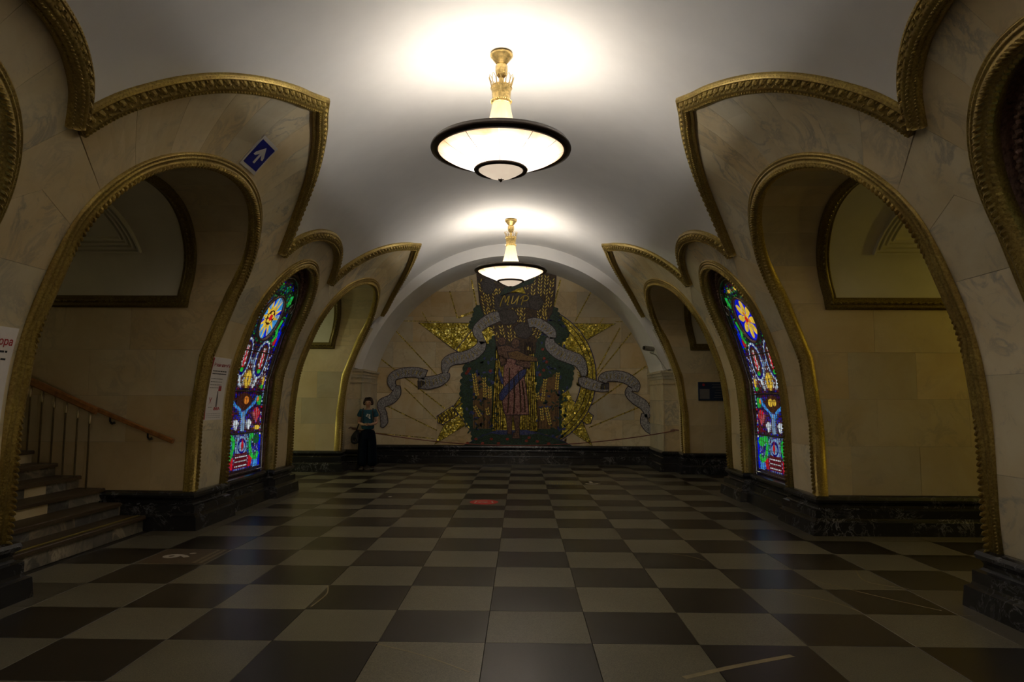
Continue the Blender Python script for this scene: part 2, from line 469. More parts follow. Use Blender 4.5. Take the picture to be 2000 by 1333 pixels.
def slab(P, A, nu=4, nv=3, th=.035, name='marble_slab', mat='marble_cream', parent=None, front=0.0, gap=.0013, wu=1.0, wv=1.0):
    """A(u,v)->(a,b) over the unit square; wu, wv: rough size in metres, for the joint width"""
    eu, ev = gap/max(wu, .05), gap/max(wv, .05)
    us = [eu+(1-2*eu)*i/nu for i in range(nu+1)]; vs = [ev+(1-2*ev)*j/nv for j in range(nv+1)]
    top = [[P(*A(u, v), front) for v in vs] for u in us]
    mb = MB(); mb.grid(top)
    rim = [(us[i], vs[0]) for i in range(nu+1)]+[(us[-1], vs[j]) for j in range(1, nv+1)]+[(us[i], vs[-1]) for i in range(nu-1, -1, -1)]+[(us[0], vs[j]) for j in range(nv-1, 0, -1)]
    mb.grid([[P(*A(u, v), front), P(*A(u, v), front-th)] for u, v in rim], close_u=True)
    return mb.build(name, mat, parent)
def lerp(a, b, t): return (a[0]+(b[0]-a[0])*t, a[1]+(b[1]-a[1])*t)
def zone(P, inner, outer, cuts, parent, backing, mat='marble_cream', nu=4, nv=3, i0=0.0, i1=1.0):
    """slabs between two curves; cuts: sorted fractions. Adds to backing too."""
    Li, Lo = plen(inner), plen(outer)
    def A(t, v): return lerp(at(inner, Li, t*Li[-1]), at(outer, Lo, t*Lo[-1]), v)
    for a, b in zip(cuts[:-1], cuts[1:]):
        wd = (b-a)*(Li[-1]+Lo[-1])/2
        slab(P, lambda u, v, a=a, b=b: A(a+(b-a)*u, v), nu, nv, parent=parent, mat=mat, wu=wd, wv=.8)
    K = 40
    backing.grid([[P(*A(i/K, j/6), -.012) for j in range(7)] for i in range(K+1)])

# gilt profiles (w: away from the opening / towards the vault, h: out of the wall)
PR_CORN = [(-.092, -.02), (-.092, .040), (-.084, .054), (-.074, .044), (-.064, .052), (-.056, .074), (-.040, .084), (-.024, .076), (-.018, .082), (.006, .088), (.066, .040), (.070, .050), (.080, .052), (.086, .036), (.096, .034), (.104, .010), (.104, -.03)]
PR_ARCH = [(.095, -.02), (.095, .024), (.082, .034), (.068, .024), (.058, .040), (.045, .044), (.034, .034), (.02, .05), (-.01, .058), (-.04, .045), (-.062, .01), (-.068, -.04), (-.055, -.09), (-.03, -.11)]
PR_INNER = [(-.075, -.02), (-.075, .03), (-.05, .05), (-.03, .04), (-.01, .06), (.03, .055), (.05, .035), (.06, .045), (.075, .03), (.075, -.02)]
trim_n = [0]
def trim():
    trim_n[0] += 1
    return 'trim_%d' % trim_n[0]

GOLD_LEAF = 'gilt'
def gilt_arch(P, path, hero=True, label=None):
    root = empty(trim(), kind='structure', label=label)
    mb = MB(); sweep(mb, P, path, PR_ARCH); mb.build('moulding', 'gilt', root, smooth=True)
    if hero:
        lf = MB(); bumps(lf, P, path, .048, -.012, .050, .042, .015, .030, ang=.75); bumps(lf, P, path, .048, -.058, .0, .036, .014, .030, ang=-.6, start=.02)
        lf.build('leaf_relief', 'gilt', root, kind='stuff')
        bd = MB(); bumps(bd, P, path, .026, .068, .026, .010, .009, .012, ring2=False); bd.build('bead_row', 'gilt', root, kind='stuff')
    return root
def gilt_cornice(P, path, hero=True, label=None):
    root = empty(trim(), kind='structure', label=label)
    mb = MB(); sweep(mb, P, path, PR_CORN); mb.build('moulding', 'gilt', root, smooth=True)
    if hero:
        lf = MB(); bumps(lf, P, path, .092, .036, .052, .036, .034, .034); bumps(lf, P, path, .092, .014, .072, .014, .013, .028, start=.046); bumps(lf, P, path, .092, .056, .040, .016, .013, .028, start=.046)
        bumps(lf, P, path, .036, -.040, .080, .016, .008, .016, ang=.7); bumps(lf, P, path, .036, .090, .026, .014, .007, .014)
        lf.build('leaf_relief', 'gilt', root, kind='stuff')
        bd = MB(); bumps(bd, P, path, .028, -.070, .044, .011, .009, .016, ring2=False); bd.build('bead_row', 'gilt', root, kind='stuff')
    return root

def shift(c, y, k=1.0): return [(y+d*k, s) for d, s in c]
def sub(c, L, d0, d1, n=30): return [at(c, L, d0+(d1-d0)*i/n) for i in range(n+1)]
def find(c, L, s, rising):
    """distance along arch curve c where height s is crossed on the rising / falling leg"""
    n = 200; prev = 0 if rising else n
    for i in (range(1, n+1) if rising else range(n-1, -1, -1)):
        if at(c, L, L[-1]*i/n)[1] >= s:
            lo, hi = L[-1]*prev/n, L[-1]*i/n
            for _ in range(24):
                md = (lo+hi)/2
                if at(c, L, md)[1] >= s: hi = md
                else: lo = md
            return hi
        prev = i
    return 0

# ------------------------------------------------------------------ walls
JOIN_P, JOIN_N = 2.92, 2.86       # heights on the passage arch / niche arch where the joint from the cornice valley lands
WALLS = {}
for side, wname in ((-1, 'wall_left'), (1, 'wall_right')):
    P = wallP(side)
    wl = 'curved wall of cream marble slabs on the %s side of the hall' % ('left' if side < 0 else 'right')
    backing = MB()
    W = bpy.data.objects.new(wname, None)   # replaced below by the backing mesh
    W = MB().build(wname, 'mortar', None, 'structure', wl)
    WALLS[side] = W
    for bi, b in enumerate(BAYS[1:], 1):
        k = b['k']; arc = shift(arch_curve(PASS_HW, PASS_SP, PASS_TOP), b['y'], k); La = plen(arc)
        d0 = find(arc, La, JOIN_P, True); d1 = find(arc, La, JOIN_P, False)
        inner = sub(arc, La, d0, d1, 40)
        kk = {1: 1.0, 2: 1.0, 3: 1.025}[bi]
        outer = shift(mirror(CORN_P), b['y'], kk)
        cuts = [0, .10, .20, .295, .38, .46, .54, .62, .705, .80, .90, 1] if bi > 1 else [0, .25, .5, .75, 1]
        zone(P, inner, outer, cuts, W, backing)
        b['arc'] = arc
        hero = bi >= 2
        sd = 'left' if side < 0 else 'right'
        nm = {1: 'beside the camera', 2: 'nearest', 3: 'farthest'}[bi]
        gilt_arch(P, arc, hero, 'gilt leaf moulding around the %s passage arch, %s wall' % (nm, sd))
        cpath = outer
        if bi == 3: cpath = [p for p in outer if p[0] < RING_Y+.05]
        gilt_cornice(P, cpath, hero, 'wide gilt cornice scallop over the %s passage, %s wall' % (nm, sd))
    for pi_, yc in enumerate(PIERS[1:], 1):
        nic = shift(arch_curve(NICHE_HW, NICHE_SP, NICHE_TOP), yc); Ln = plen(nic)
        e0 = find(nic, Ln, JOIN_N, True); e1 = find(nic, Ln, JOIN_N, False)
        inner = sub(nic, Ln, e0, e1, 30)
        outer = shift(mirror(CORN_N), yc)
        zone(P, inner, outer, [0, .22, .41, .59, .78, 1], W, backing)
        sd = 'left' if side < 0 else 'right'
        nm = 'nearer' if pi_ == 1 else 'farther'
        gilt_arch(P, nic, True, 'gilt leaf moulding around the %s stained glass niche, %s wall' % (nm, sd))
        gilt_cornice(P, outer, True, 'small gilt cornice scallop over the %s niche, %s wall' % (nm, sd))
        # marble strips on both sides of the niche
        for dirn in (-1, 1):
            bb = BAYS[pi_] if dirn < 0 else BAYS[pi_+1]
            legy = bb['y'] + (PASS_HW*bb['k'] if dirn < 0 else -PASS_HW*bb['k'])
            ny = yc + dirn*NICHE_HW
            vy = yc + dirn*1.17
            arcP = shift(arch_curve(PASS_HW, PASS_SP, PASS_TOP), bb['y'], bb['k']); LP_ = plen(arcP)
            yjp = at(arcP, LP_, find(arcP, LP_, JOIN_P, dirn > 0))[0]
            yjn = at(nic, Ln, find(nic, Ln, JOIN_N, dirn < 0))[0]
            def leg(s, bb=bb, dirn=dirn):   # passage edge at height s
                if s <= PASS_SP: return legy
                q = sqrt(max(0, 1-((s-PASS_SP)/(PASS_TOP-PASS_SP))**2)); return bb['y']-dirn*PASS_HW*bb['k']*q
            def nleg(s, dirn=dirn):
                if s <= NICHE_SP: return ny
                q = sqrt(max(0, 1-((s-NICHE_SP)/(NICHE_TOP-NICHE_SP))**2)); return yc+dirn*NICHE_HW*q
            lv = [0, .74, 1.52, 2.2] if side < 0 else [0, .60, 1.36, 2.12]
            for a, c in zip(lv[:-1], lv[1:]):
                slab(P, lambda u, v, a=a, c=c: ((nleg(a+(c-a)*v))+(leg(a+(c-a)*v)-nleg(a+(c-a)*v))*u, a+(c-a)*v), 2, 5, parent=W, wu=.8, wv=c-a)
            def A(u, v, s0=lv[-1]):
                t = (ny, s0) ; 
                # top edge: niche joint -> valley -> passage joint
                top = lerp((yjn, JOIN_N), (vy, SV), u/.4) if u < .4 else lerp((vy, SV), (yjp, JOIN_P), (u-.4)/.6)
                s_l = s0+(JOIN_N-s0)*v; s_r = s0+(JOIN_P-s0)*v
                Lb, Lt, Rb, Rt = (nleg(s0), s0), (yjn, JOIN_N), (leg(s0), s0), (yjp, JOIN_P)
                p = lerp(lerp(Lb, Rb, u), top, v)
                cl, cr = lerp(Lb, Lt, v), lerp(Rb, Rt, v)
                return (p[0]+(1-u)*(nleg(s_l)-cl[0])+u*(leg(s_r)-cr[0]), p[1]+(1-u)*(s_l-cl[1])+u*(s_r-cr[1]))
            for v0, v1 in ((0, .52), (.52, 1)):
                slab(P, lambda u, v, v0=v0, v1=v1: A(u, v0+(v1-v0)*v), 10, 4, parent=W, wu=.8, wv=.4)
            backing.grid([[P(nleg(s_)+(leg(s_)-nleg(s_))*i/4, s_, -.012) for s_ in np.linspace(-.455, lv[-1], 14)] for i in range(5)])
            backing.grid([[P(*A(i/10, j/6), -.012) for j in range(7)] for i in range(11)])
    # last strip between the far passage and the end ring
    bb = BAYS[3]; ly = bb['y']+PASS_HW*bb['k']
    for a, c in ((0, .8), (.8, 1.6), (1.6, 2.3), (2.3, JOIN_P)):
        def Z(u, v, a=a, c=c):
            s_ = a+(c-a)*v
            q = 1 if s_ <= PASS_SP else sqrt(1-((s_-PASS_SP)/(PASS_TOP-PASS_SP))**2)
            y0 = bb['y']+PASS_HW*bb['k']*q
            return (y0+(16.3-y0)*u, s_)
        slab(P, Z, 2, 5, parent=W, wu=.6, wv=.8)
        backing.grid([[P(*Z(i/3, j/6), -.012) for j in range(7)] for i in range(4)])
    backing.grid([[P(ly+(16.3-ly)*i/2, s_, -.012) for s_ in (-.455, 0)] for i in range(3)])
    # wall behind the camera, plain
    y_end = BAYS[1]['y']-PASS_HW
    backing.grid([[P(y, s_, -.012) for s_ in np.linspace(-.455, SV, 20)] for y in np.linspace(BACK_Y, y_end-.6, 4)])
    def lo_leg(s_):
        q = 1 if s_ <= PASS_SP else sqrt(1-((s_-PASS_SP)/(PASS_TOP-PASS_SP))**2)
        return BAYS[1]['y']-PASS_HW*q
    backing.grid([[P(y_end-.6+(lo_leg(s_)-(y_end-.6))*i/3, s_, -.012) for s_ in np.linspace(-.455, JOIN_P, 20)] for i in range(4)])
    W.data = backing.mesh(wname, 'mortar')

# ------------------------------------------------------------------ vault
def corn_s(y):
    best = SV
    for bi, b in enumerate(BAYS[1:], 1):
        kk = {1: 1.0, 2: 1.0, 3: 1.025}[bi]; d = abs(y-b['y'])/kk
        if d < 2.17: best = max(best, float(np.interp(d, [p[0] for p in reversed(CORN_P)], [p[1] for p in reversed(CORN_P)])))
    for yc in PIERS[1:]:
        d = abs(y-yc)
        if d < 1.17: best = max(best, float(np.interp(d, [p[0] for p in reversed(CORN_N)], [p[1] for p in reversed(CORN_N)])))
    return best
mb = MB()
ys = list(np.linspace(BACK_Y, -1.8, 6)[:-1])+list(np.arange(-1.8, RING_Y+.3, .06))
for side in (-1, 1):
    P = wallP(side)
    mb.grid([[P(y, corn_s(y)-.03+(SCROWN+.0-corn_s(y)+.03)*j/26, .0) for j in range(27)] for y in ys])
mb.build('ceiling', 'plaster_white', None, 'structure', 'smooth white barrel vault of the hall', smooth=True)

# ------------------------------------------------------------------ end ring arch, pilasters and mural wall
RR, RZ = 3.63, 1.39
def ring_pt(a, r=RR): return (CX+r*cos(a), RZ+r*sin(a))
a_sp = math.asin((2.30-RZ)/RR)
mb = MB()
angs = np.linspace(a_sp, pi-a_sp, 61)
G = []
for a in angs:
    xi, zi = ring_pt(a); xo, zo = ring_pt(a, RR+1.0)
    G.append([(xo, RING_Y, zo), (xi+.0, RING_Y, zi), (xi, RING_Y+.03, zi-.0), (xi, WALL_Y, zi), (xo, WALL_Y, zo)])
mb.grid(G)
mb.build('ceiling_end_arch', 'plaster_white', None, 'structure', 'white arch band framing the mural wall', smooth=False)
PILX = 3.52
for side, nm in ((-1, 'left'), (1, 'right')):
    root = empty('pilaster', kind='structure', label='cream marble pilaster at the %s edge of the mural' % nm)
    xs = sorted((CX+side*PILX, CX+side*4.3))
    mb = MB(); mb.box((xs[0], RING_Y, .3), (xs[1], WALL_Y+.1, 2.3)); mb.build('core', 'mortar', root)
    # facing slabs, front and inner side
    for z0, z1 in ((.455, 1.05), (1.05, 1.62), (1.62, 2.12)):
        m2 = MB(); m2.bbox((xs[0]+.003, RING_Y-.02, z0+.002), (xs[1], RING_Y+.01, z1-.002), .0); m2.build('marble_slab', 'marble_cream', root)
        m3 = MB(); xi = CX+side*PILX; xx = sorted((xi-side*.02, xi+side*.01))
        m3.box((xx[0], RING_Y-.02, z0+.002), (xx[1], WALL_Y, z1-.002)); m3.build('marble_slab', 'marble_cream', root)
    # capital of stacked fillets
    for z0, z1, o in ((2.0, 2.03, .035), (2.12, 2.19, .03), (2.19, 2.26, .055), (2.26, 2.31, .085)):
        m4 = MB(); lo = xs[0]-(o if side > 0 else 0); hi = xs[1]+(o if side < 0 else 0)
        m4.box((lo, RING_Y-.02-o, z0), (hi, WALL_Y, z1)); m4.build('capital_fillet', 'marble_cream', root)

# mural plane: drawing units are 1/75 m, origin at the picture's axis and eye height
MU = 17.62/1340.0
def MX(px): return (px-1018.5)*MU
def MZ(py): return H+(783.5-py)*MU
def MP(px, py, d=0.0): return (MX(px), WALL_Y-.001-d, MZ(py))
def clip_arch(poly):
    """clip polygon (x,z) against the ring circle (convex)"""
    K = 40; cl = [(CX+(RR+.04)*cos(a), RZ+(RR+.04)*sin(a)) for a in np.linspace(a_sp, pi-a_sp, K)]
    cl = [(CX+PILX+.02, .3)]+cl+[(CX-PILX-.02, .3)]
    out = poly
    for i in range(len(cl)):
        a, b = cl[i], cl[(i+1) % len(cl)]
        def ins(p): return (b[0]-a[0])*(p[1]-a[1])-(b[1]-a[1])*(p[0]-a[0]) >= -1e-9
        new = []
        for j in range(len(out)):
            p, q = out[j], out[(j+1) % len(out)]
            pi1, qi = ins(p), ins(q)
            if pi1: new.append(p)
            if pi1 != qi:
                d1 = (b[0]-a[0])*(p[1]-a[1])-(b[1]-a[1])*(p[0]-a[0]); d2 = (b[0]-a[0])*(q[1]-a[1])-(b[1]-a[1])*(q[0]-a[0])
                t = d1/(d1-d2); new.append((p[0]+(q[0]-p[0])*t, p[1]+(q[1]-p[1])*t))
        out = new
        if len(out) < 3: return []
    return out
mb = MB(); mb.box((CX-4.2, WALL_Y+.02, 0), (CX+4.2, WALL_Y+.1, 5.6))
WB = mb.build('wall_back', 'mortar', None, 'structure', 'end wall of pale marble slabs behind the mosaic')
rows = [.46, 1.12, 1.78, 2.44, 3.1, 3.76, 4.42, 5.1]
for r_, (z0, z1) in enumerate(zip(rows[:-1], rows[1:])):
    x = CX-3.7-(.5 if r_ % 2 else 0); 
    while x < CX+3.7:
        x1 = x+random.choice((.8, .95, 1.1))
        g = .0022
        po = clip_arch([(x+g, z0+g), (x1-g, z0+g), (x1-g, z1-g), (x+g, z1-g)])
        if len(po) > 2:
            m2 = MB(); m2.prism(po, lambda a, b, d: (a, WALL_Y-d, b), -.03, 0.0); m2.build('marble_slab', 'marble_mural', WB)
        x = x1

# ------------------------------------------------------------------ passages: soffit, jamb slabs, plaster, inner gilt frame
def soffP(side, bay):
    k = bay['k']; c = shift(arch_curve(PASS_HW-.04, PASS_SP, PASS_TOP-.04), bay['y'], k)
    c2 = [(y, prof(s)[1]) for y, s in c]; c2 = [(c2[0][0], 0.0)]+c2+[(c2[-1][0], 0.0)]
    L = plen(c2); sL = [3.88]+[prof(s)[0] for y, s in c]+[3.88]
    def P(lat, b, off=0.0):
        y, z = at(c2, L, b); y0, z0 = at(c2, L, max(b-.03, 0)); y1, z1 = at(c2, L, min(b+.03, L[-1]))
        t = (y1-y0, z1-z0); q = hypot(*t) or 1
        return (CX+side*lat, y+t[1]/q*off, z-t[0]/q*off)
    def hall(b): return float(np.interp(b, L, sL))
    def bz(z, far):
        n = 600
        for i in (range(n, -1, -1) if far else range(n+1)):
            if at(c2, L, L[-1]*i/n)[1] >= z: return L[-1]*i/n
        return L[-1]/2
    return P, hall, bz, L[-1]
LATMAX = 7.6
for side in (-1, 1):
    sd = 'left' if side < 0 else 'right'
    for bi in (1, 2, 3):
        bay = BAYS[bi]; P, hall, bz, BL = soffP(side, bay)
        nm = {1: 'beside the camera', 2: 'nearest', 3: 'farthest'}[bi]
        root = MB(); K = 80
        root.grid([[P(hall(BL*i/K)+.03+(LATMAX-hall(BL*i/K)-.03)*j/4, BL*i/K, -.012) for j in range(5)] for i in range(K+1)])
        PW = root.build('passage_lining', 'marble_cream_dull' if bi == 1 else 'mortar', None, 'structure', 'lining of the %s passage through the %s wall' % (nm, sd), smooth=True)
        if bi == 1: continue
        zf = 2.82
        bn, bf = bz(zf, False), bz(zf, True)
        def edge(b):   # outer limit of the marble ring
            z = P(0, b)[2]
            return hall(b)+.60+.26*max(0, min(1, (z-zf)/1.1))
        # plaster vault of the passage
        pl = MB(); Kb = 50
        pl.grid([[P(edge(bn+(bf-bn)*i/Kb)+(LATMAX-edge(bn+(bf-bn)*i/Kb))*j/4, bn+(bf-bn)*i/Kb, .006) for j in range(5)] for i in range(Kb+1)])
        pl.build('plaster_vault', 'plaster_side', PW, smooth=True)
        # stepped relief panel in the plaster
        for st in range(4):
            g = .055*st; b0, b1 = bz(3.58, False)-g*1.2, bz(3.58, True)+g*1.2
            l0, l1 = 4.72-g, 6.9+g
            path = [(l1, b1), (l0, b1)]+[(l0, b1+(b0-b1)*i/16) for i in range(1, 16)]+[(l0, b0), (l1, b0), ]
            rb = MB(); sweep(rb, P, path, [(-.020, .0), (-.014, .045), (.008, .045), (.012, .0)]); rb.build('panel_moulding', 'plaster_side', PW)
        # inner gilt frame
        path = [(LATMAX, bf), (6.0, bf), (edge(bf), bf)]+[(edge(bf+(bn-bf)*i/40), bf+(bn-bf)*i/40) for i in range(1, 40)]+[(edge(bn), bn), (6.0, bn), (LATMAX, bn)]
        t = empty(trim(), kind='structure', label='dark gilt frame around the plaster vault inside the %s passage, %s wall' % (nm, sd))
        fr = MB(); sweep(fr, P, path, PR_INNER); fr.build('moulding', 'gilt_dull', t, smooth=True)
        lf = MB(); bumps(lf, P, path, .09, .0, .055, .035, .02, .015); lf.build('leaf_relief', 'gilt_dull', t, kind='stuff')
        # courses of slabs on the far jamb, then around the ring
        zs = [.455, 1.055, 1.635, 2.215, 2.82]
        bs = [bz(z, True) for z in zs]
        for r_, (b0, b1) in enumerate(zip(bs[:-1], bs[1:])):
            cuts = [4.28, 5.12, 6.3, LATMAX] if r_ % 2 == 0 else [4.62, 5.75, 6.7, LATMAX]
            if side < 0: cuts = [c+.12 for c in cuts[:-1]]+[LATMAX]
            c0 = None
            for c in cuts:
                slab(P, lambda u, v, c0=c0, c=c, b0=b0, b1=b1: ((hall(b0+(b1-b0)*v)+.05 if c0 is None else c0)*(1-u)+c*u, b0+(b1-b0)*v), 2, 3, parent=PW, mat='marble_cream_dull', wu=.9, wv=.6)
                c0 = c
        nb = 9 if bi == 2 else 7
        for i in range(nb):
            b0, b1 = bf+(bn-bf)*i/nb, bf+(bn-bf)*(i+1)/nb
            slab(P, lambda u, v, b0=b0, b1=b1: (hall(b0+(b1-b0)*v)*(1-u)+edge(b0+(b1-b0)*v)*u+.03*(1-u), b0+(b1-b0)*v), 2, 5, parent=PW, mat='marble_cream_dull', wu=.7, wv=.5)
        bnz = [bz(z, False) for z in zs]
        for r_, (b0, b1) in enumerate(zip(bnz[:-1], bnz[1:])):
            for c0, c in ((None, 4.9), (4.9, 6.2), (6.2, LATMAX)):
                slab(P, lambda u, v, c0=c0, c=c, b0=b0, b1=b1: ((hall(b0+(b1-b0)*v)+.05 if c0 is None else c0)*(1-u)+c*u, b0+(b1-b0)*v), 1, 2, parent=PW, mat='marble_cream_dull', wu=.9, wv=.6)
    # side platform shell beyond the passages
    x0, x1 = sorted((CX+side*LATMAX, CX+side*11.5))
    mb = MB()
    xo = CX+side*11.5
    mb.grid([[(xo, y, z) for z in (-.02, 4.6)] for y in (-3.5, 17.7)])
    mb.grid([[(x, y, 4.6) for x in (x0, x1)] for y in (-3.5, 17.7)])
    for y in (-3.5, 17.7): mb.grid([[(x, y, z) for z in (-.02, 4.6)] for x in (x0, x1)])
    mb.build('wall_platform_'+sd, 'plaster_side', None, 'structure', 'plain vault of the side platform beyond the %s passages' % sd)
    xi = CX+side*LATMAX; mb = MB()
    yy = [-3.5]+sum([[b['y']-1.45, b['y']+1.45] for b in BAYS[1:]], [])+[17.7]
    for i in range(0, len(yy), 2): mb.grid([[(xi, y, z) for z in (-.02, 4.6)] for y in (yy[i], yy[i+1])])
    for b in BAYS[1:]:
        c = [(y, prof(s)[1]) for y, s in shift(arch_curve(PASS_HW-.04, PASS_SP, PASS_TOP-.04), b['y'], b['k'])]
        mb.grid([[(xi, y, z), (xi, y, 4.6)] for y, z in c[3:-3]])
    mb.build('wall_platform_face_'+sd, 'plaster_side', None, 'structure', 'platform side of the %s wall' % sd)
# end wall behind the camera
mb = MB(); mb.grid([[(x, BACK_Y, z) for z in (0, 5.6)] for x in (CX-4, CX+4)]); mb.build('wall_front', 'marble_cream_dull', None, 'structure', 'plain wall closing the hall behind the camera')

for side, y, wt, colr in PLATFORM_LAMPS:
    x = CX+side*9.0
    nm = 'nearest' if y < 10 else 'farthest'
    r = empty('platform_lamp', (x, y, 2.7), None, 'globe lamp on the platform beyond the %s %s passage' % (nm, 'left' if side < 0 else 'right'), 'lamp', 'globe lamps of the side platforms')
    g = MB(); g.lathe([(.0, .62), (.16, .6), (.2, .45), (.16, .3), (0, .26)], 20); o = g.build('globe', 'globe_glow', r, smooth=True)
    g = MB(); g.lathe([(.0, 1.9), (.06, 1.9), (.02, 1.84), (.02, .66), (.05, .60), (0, .6)], 12); g.build('stem', 'brass', r, smooth=True)
    l = bpy.data.lights.new('platform_light', 'POINT'); l.energy = wt; l.color = colr; l.shadow_soft_size = .06
    lo = bpy.data.objects.new('platform_light', l); COL.objects.link(lo); lo.location = (x-side*.32, y, 3.1)

# ------------------------------------------------------------------ plinths of black marble
PLP = [(-.03, .455), (.045, .455), (.072, .443), (.086, .415), (.078, .385), (.052, .368), (.040, .345), (.044, .318), (.062, .30), (.098, .288), (.100, .20), (.108, .175), (.140, .158), (.152, .0)]
def plan_sweep(pts, pr, left=True):
    G = []; n = len(pts)
    for i, p in enumerate(pts):
        a = pts[max(i-1, 0)]; b = pts[min(i+1, n-1)]
        def nm(u, v):
            t = (v[0]-u[0], v[1]-u[1]); q = hypot(*t) or 1; s_ = 1 if left else -1; return (-t[1]/q*s_, t[0]/q*s_)
        if 0 < i < n-1:
            n0, n1 = nm(a, p), nm(p, b); m = (n0[0]+n1[0], n0[1]+n1[1]); q = m[0]**2+m[1]**2; sc = 2/q; nn = (m[0]*sc, m[1]*sc)
        else: nn = nm(a, b)
        G.append([(p[0]+nn[0]*w, p[1]+nn[1]*w, z) for w, z in pr])
    return G
for side, nmb in ((-1, 'baseboard_left'), (1, 'baseboard_right')):
    sd = 'left' if side < 0 else 'right'
    for i, yc in enumerate(PIERS[1:]):
        ba, bb = BAYS[i+1], BAYS[i+2]
        ya, yb = ba['y']+(PASS_HW-.04)*ba['k'], bb['y']-(PASS_HW-.04)*bb['k']
        X = lambda L: CX+side*L
        pts = [(X(LATMAX), ya), (X(3.88), ya), (X(3.88), yc-NICHE_HW), (X(3.98), yc-NICHE_HW+.02), (X(3.98), yc+NICHE_HW-.02), (X(3.88), yc+NICHE_HW), (X(3.88), yb), (X(LATMAX), yb)]
        root = empty(nmb, kind='structure', label='stepped black marble plinth under the %s pier, %s wall' % ('nearer' if i == 0 else 'farther', sd))
        G = plan_sweep(pts, PLP, left=(side > 0))
        for a, b_, nme in ((0, 8, 'cap_moulding'), (7, 11, 'upper_block'), (10, 14, 'base_block')):
            m2 = MB(); m2.grid([g[a:b_] for g in G]); m2.build(nme, 'marble_black', root)
        # joints between the blocks of the base: thin recessed lines are left to the stone's own veins
    bb = BAYS[3]; ya = bb['y']+(PASS_HW-.04)*bb['k']
    pts = [(CX+side*LATMAX, ya), (CX+side*3.88, ya), (CX+side*3.88, RING_Y-.02), (CX+side*PILX, RING_Y-.02), (CX+side*PILX, WALL_Y)]
    root = empty(nmb, kind='structure', label='stepped black marble plinth under the end pilaster, %s wall' % sd)
    G = plan_sweep(pts, PLP, left=(side > 0))
    for a, b_, nme in ((0, 8, 'cap_moulding'), (7, 11, 'upper_block'), (10, 14, 'base_block')):
        m2 = MB(); m2.grid([g[a:b_] for g in G]); m2.build(nme, 'marble_black', root)
root = empty('baseboard_back', kind='structure', label='black marble plinth running under the mosaic mural')
G = plan_sweep([(CX-PILX, WALL_Y), (CX+PILX, WALL_Y)], PLP, left=False)
for a, b_, nme in ((0, 8, 'cap_moulding'), (7, 11, 'upper_block'), (10, 14, 'base_block')):
    m2 = MB(); m2.grid([g[a:b_] for g in G]); m2.build(nme, 'marble_black', root)

# ------------------------------------------------------------------ floor
mb = MB(); mb.grid([[(x, y, -.012) for x in (-12.5, 12)] for y in (BACK_Y, 18)])
FL = mb.build('floor', 'grout', None, 'structure', 'checkerboard floor of pale and dark granite tiles')
TX, TW = -.232, .7085
rowY = [4.70+.690*n for n in range(-4, 9)]      # r = -4 .. 8
rowY = rowY[:-1]+[10.22, 10.655]+[10.655+.667*n for n in range(1, 12)]
cells = []
for i in range(len(rowY)-1):
    y0, y1 = rowY[i], rowY[i+1]; r = i-4
    for k in range(-12, 12):
        x0 = TX+TW*k; x1 = x0+TW; xm = (x0+x1)/2; ym = (y0+y1)/2
        inhall = abs(xm-CX) < 4.1
        inpass = any(abs(ym-b['y']) < 1.75 for b in BAYS[1:])
        if not inhall and not inpass: continue
        if abs(xm-CX) > 7.4: continue
        if xm < CX-4.6 and abs(ym-BAYS[2]['y']) < 1.75: continue     # stairs stand here
        check = (-5 <= k <= 4) or any(abs(ym-b['y']) < 1.25 for b in BAYS[1:])
        dark = (k+r) % 2 == 1 and check
        cells.append((x0, x1, y0, y1, 'granite_dark' if dark else ('granite_light' if check else 'granite_border')))
cache = {}
vis = [c for c in cells if c[2] > 3.3]
vis.sort(key=lambda c: c[2]+abs(c[0]+c[1]-2*CX)*.12)
near = set(vis[:270])
far = {}
for c in cells:
    x0, x1, y0, y1, mt = c
    if c in near:
        key = (mt, round(y1-y0, 2))
        if key not in cache:
            m2 = MB(); a, b_ = (x1-x0)/2-.0015, (y1-y0)/2-.0015; m2.bbox((-a, -b_, -.012), (a, b_, 0), .0015)
            cache[key] = m2.mesh('floor_tile', mt)
        o = bpy.data.objects.new('floor_tile', cache[key]); COL.objects.link(o); o.parent = FL
        o.location = ((x0+x1)/2, (y0+y1)/2, 0)
    else:
        far.setdefault(mt, MB()).bbox((x0+.0015, y0+.0015, -.012), (x1-.0015, y1-.0015, 0), .0015)
for mt, m2 in far.items(): m2.build('distant_floor_tiles', mt, FL, kind='stuff')
# pale veins of the stone that cross single tiles
veins = [[(.95, 4.15), (1.3, 4.33), (1.72, 4.52)], [(-.95, 4.66), (-.6, 4.45), (-.3, 4.2)], [(2.15, 6.08), (2.5, 5.72), (2.6, 5.45)], [(3.35, 6.12), (3.1, 6.35), (3.2, 6.75)],
         [(1.55, 7.42), (1.75, 7.3), (1.86, 7.1)], [(2.62, 6.4), (2.95, 5.9), (3.25, 5.5)], [(-1.66, 6.05), (-1.6, 5.8), (-1.62, 5.45)], [(.75, 10.9), (1.0, 11.0), (1.15, 11.2)], [(-4.0, 10.6), (-3.4, 10.9), (-3.0, 10.8)]]
for q, vv in enumerate(veins):
    wd = .022 if q == 0 else .006
    c = catmull(vv, 6); m2 = MB(); sweep(m2, lambda a, b, d: (a, b, d), c, [(-wd, .0004), (-wd, .0012), (wd, .0012), (wd, .0004)]); m2.build('stone_vein', 'vein_pale', FL)

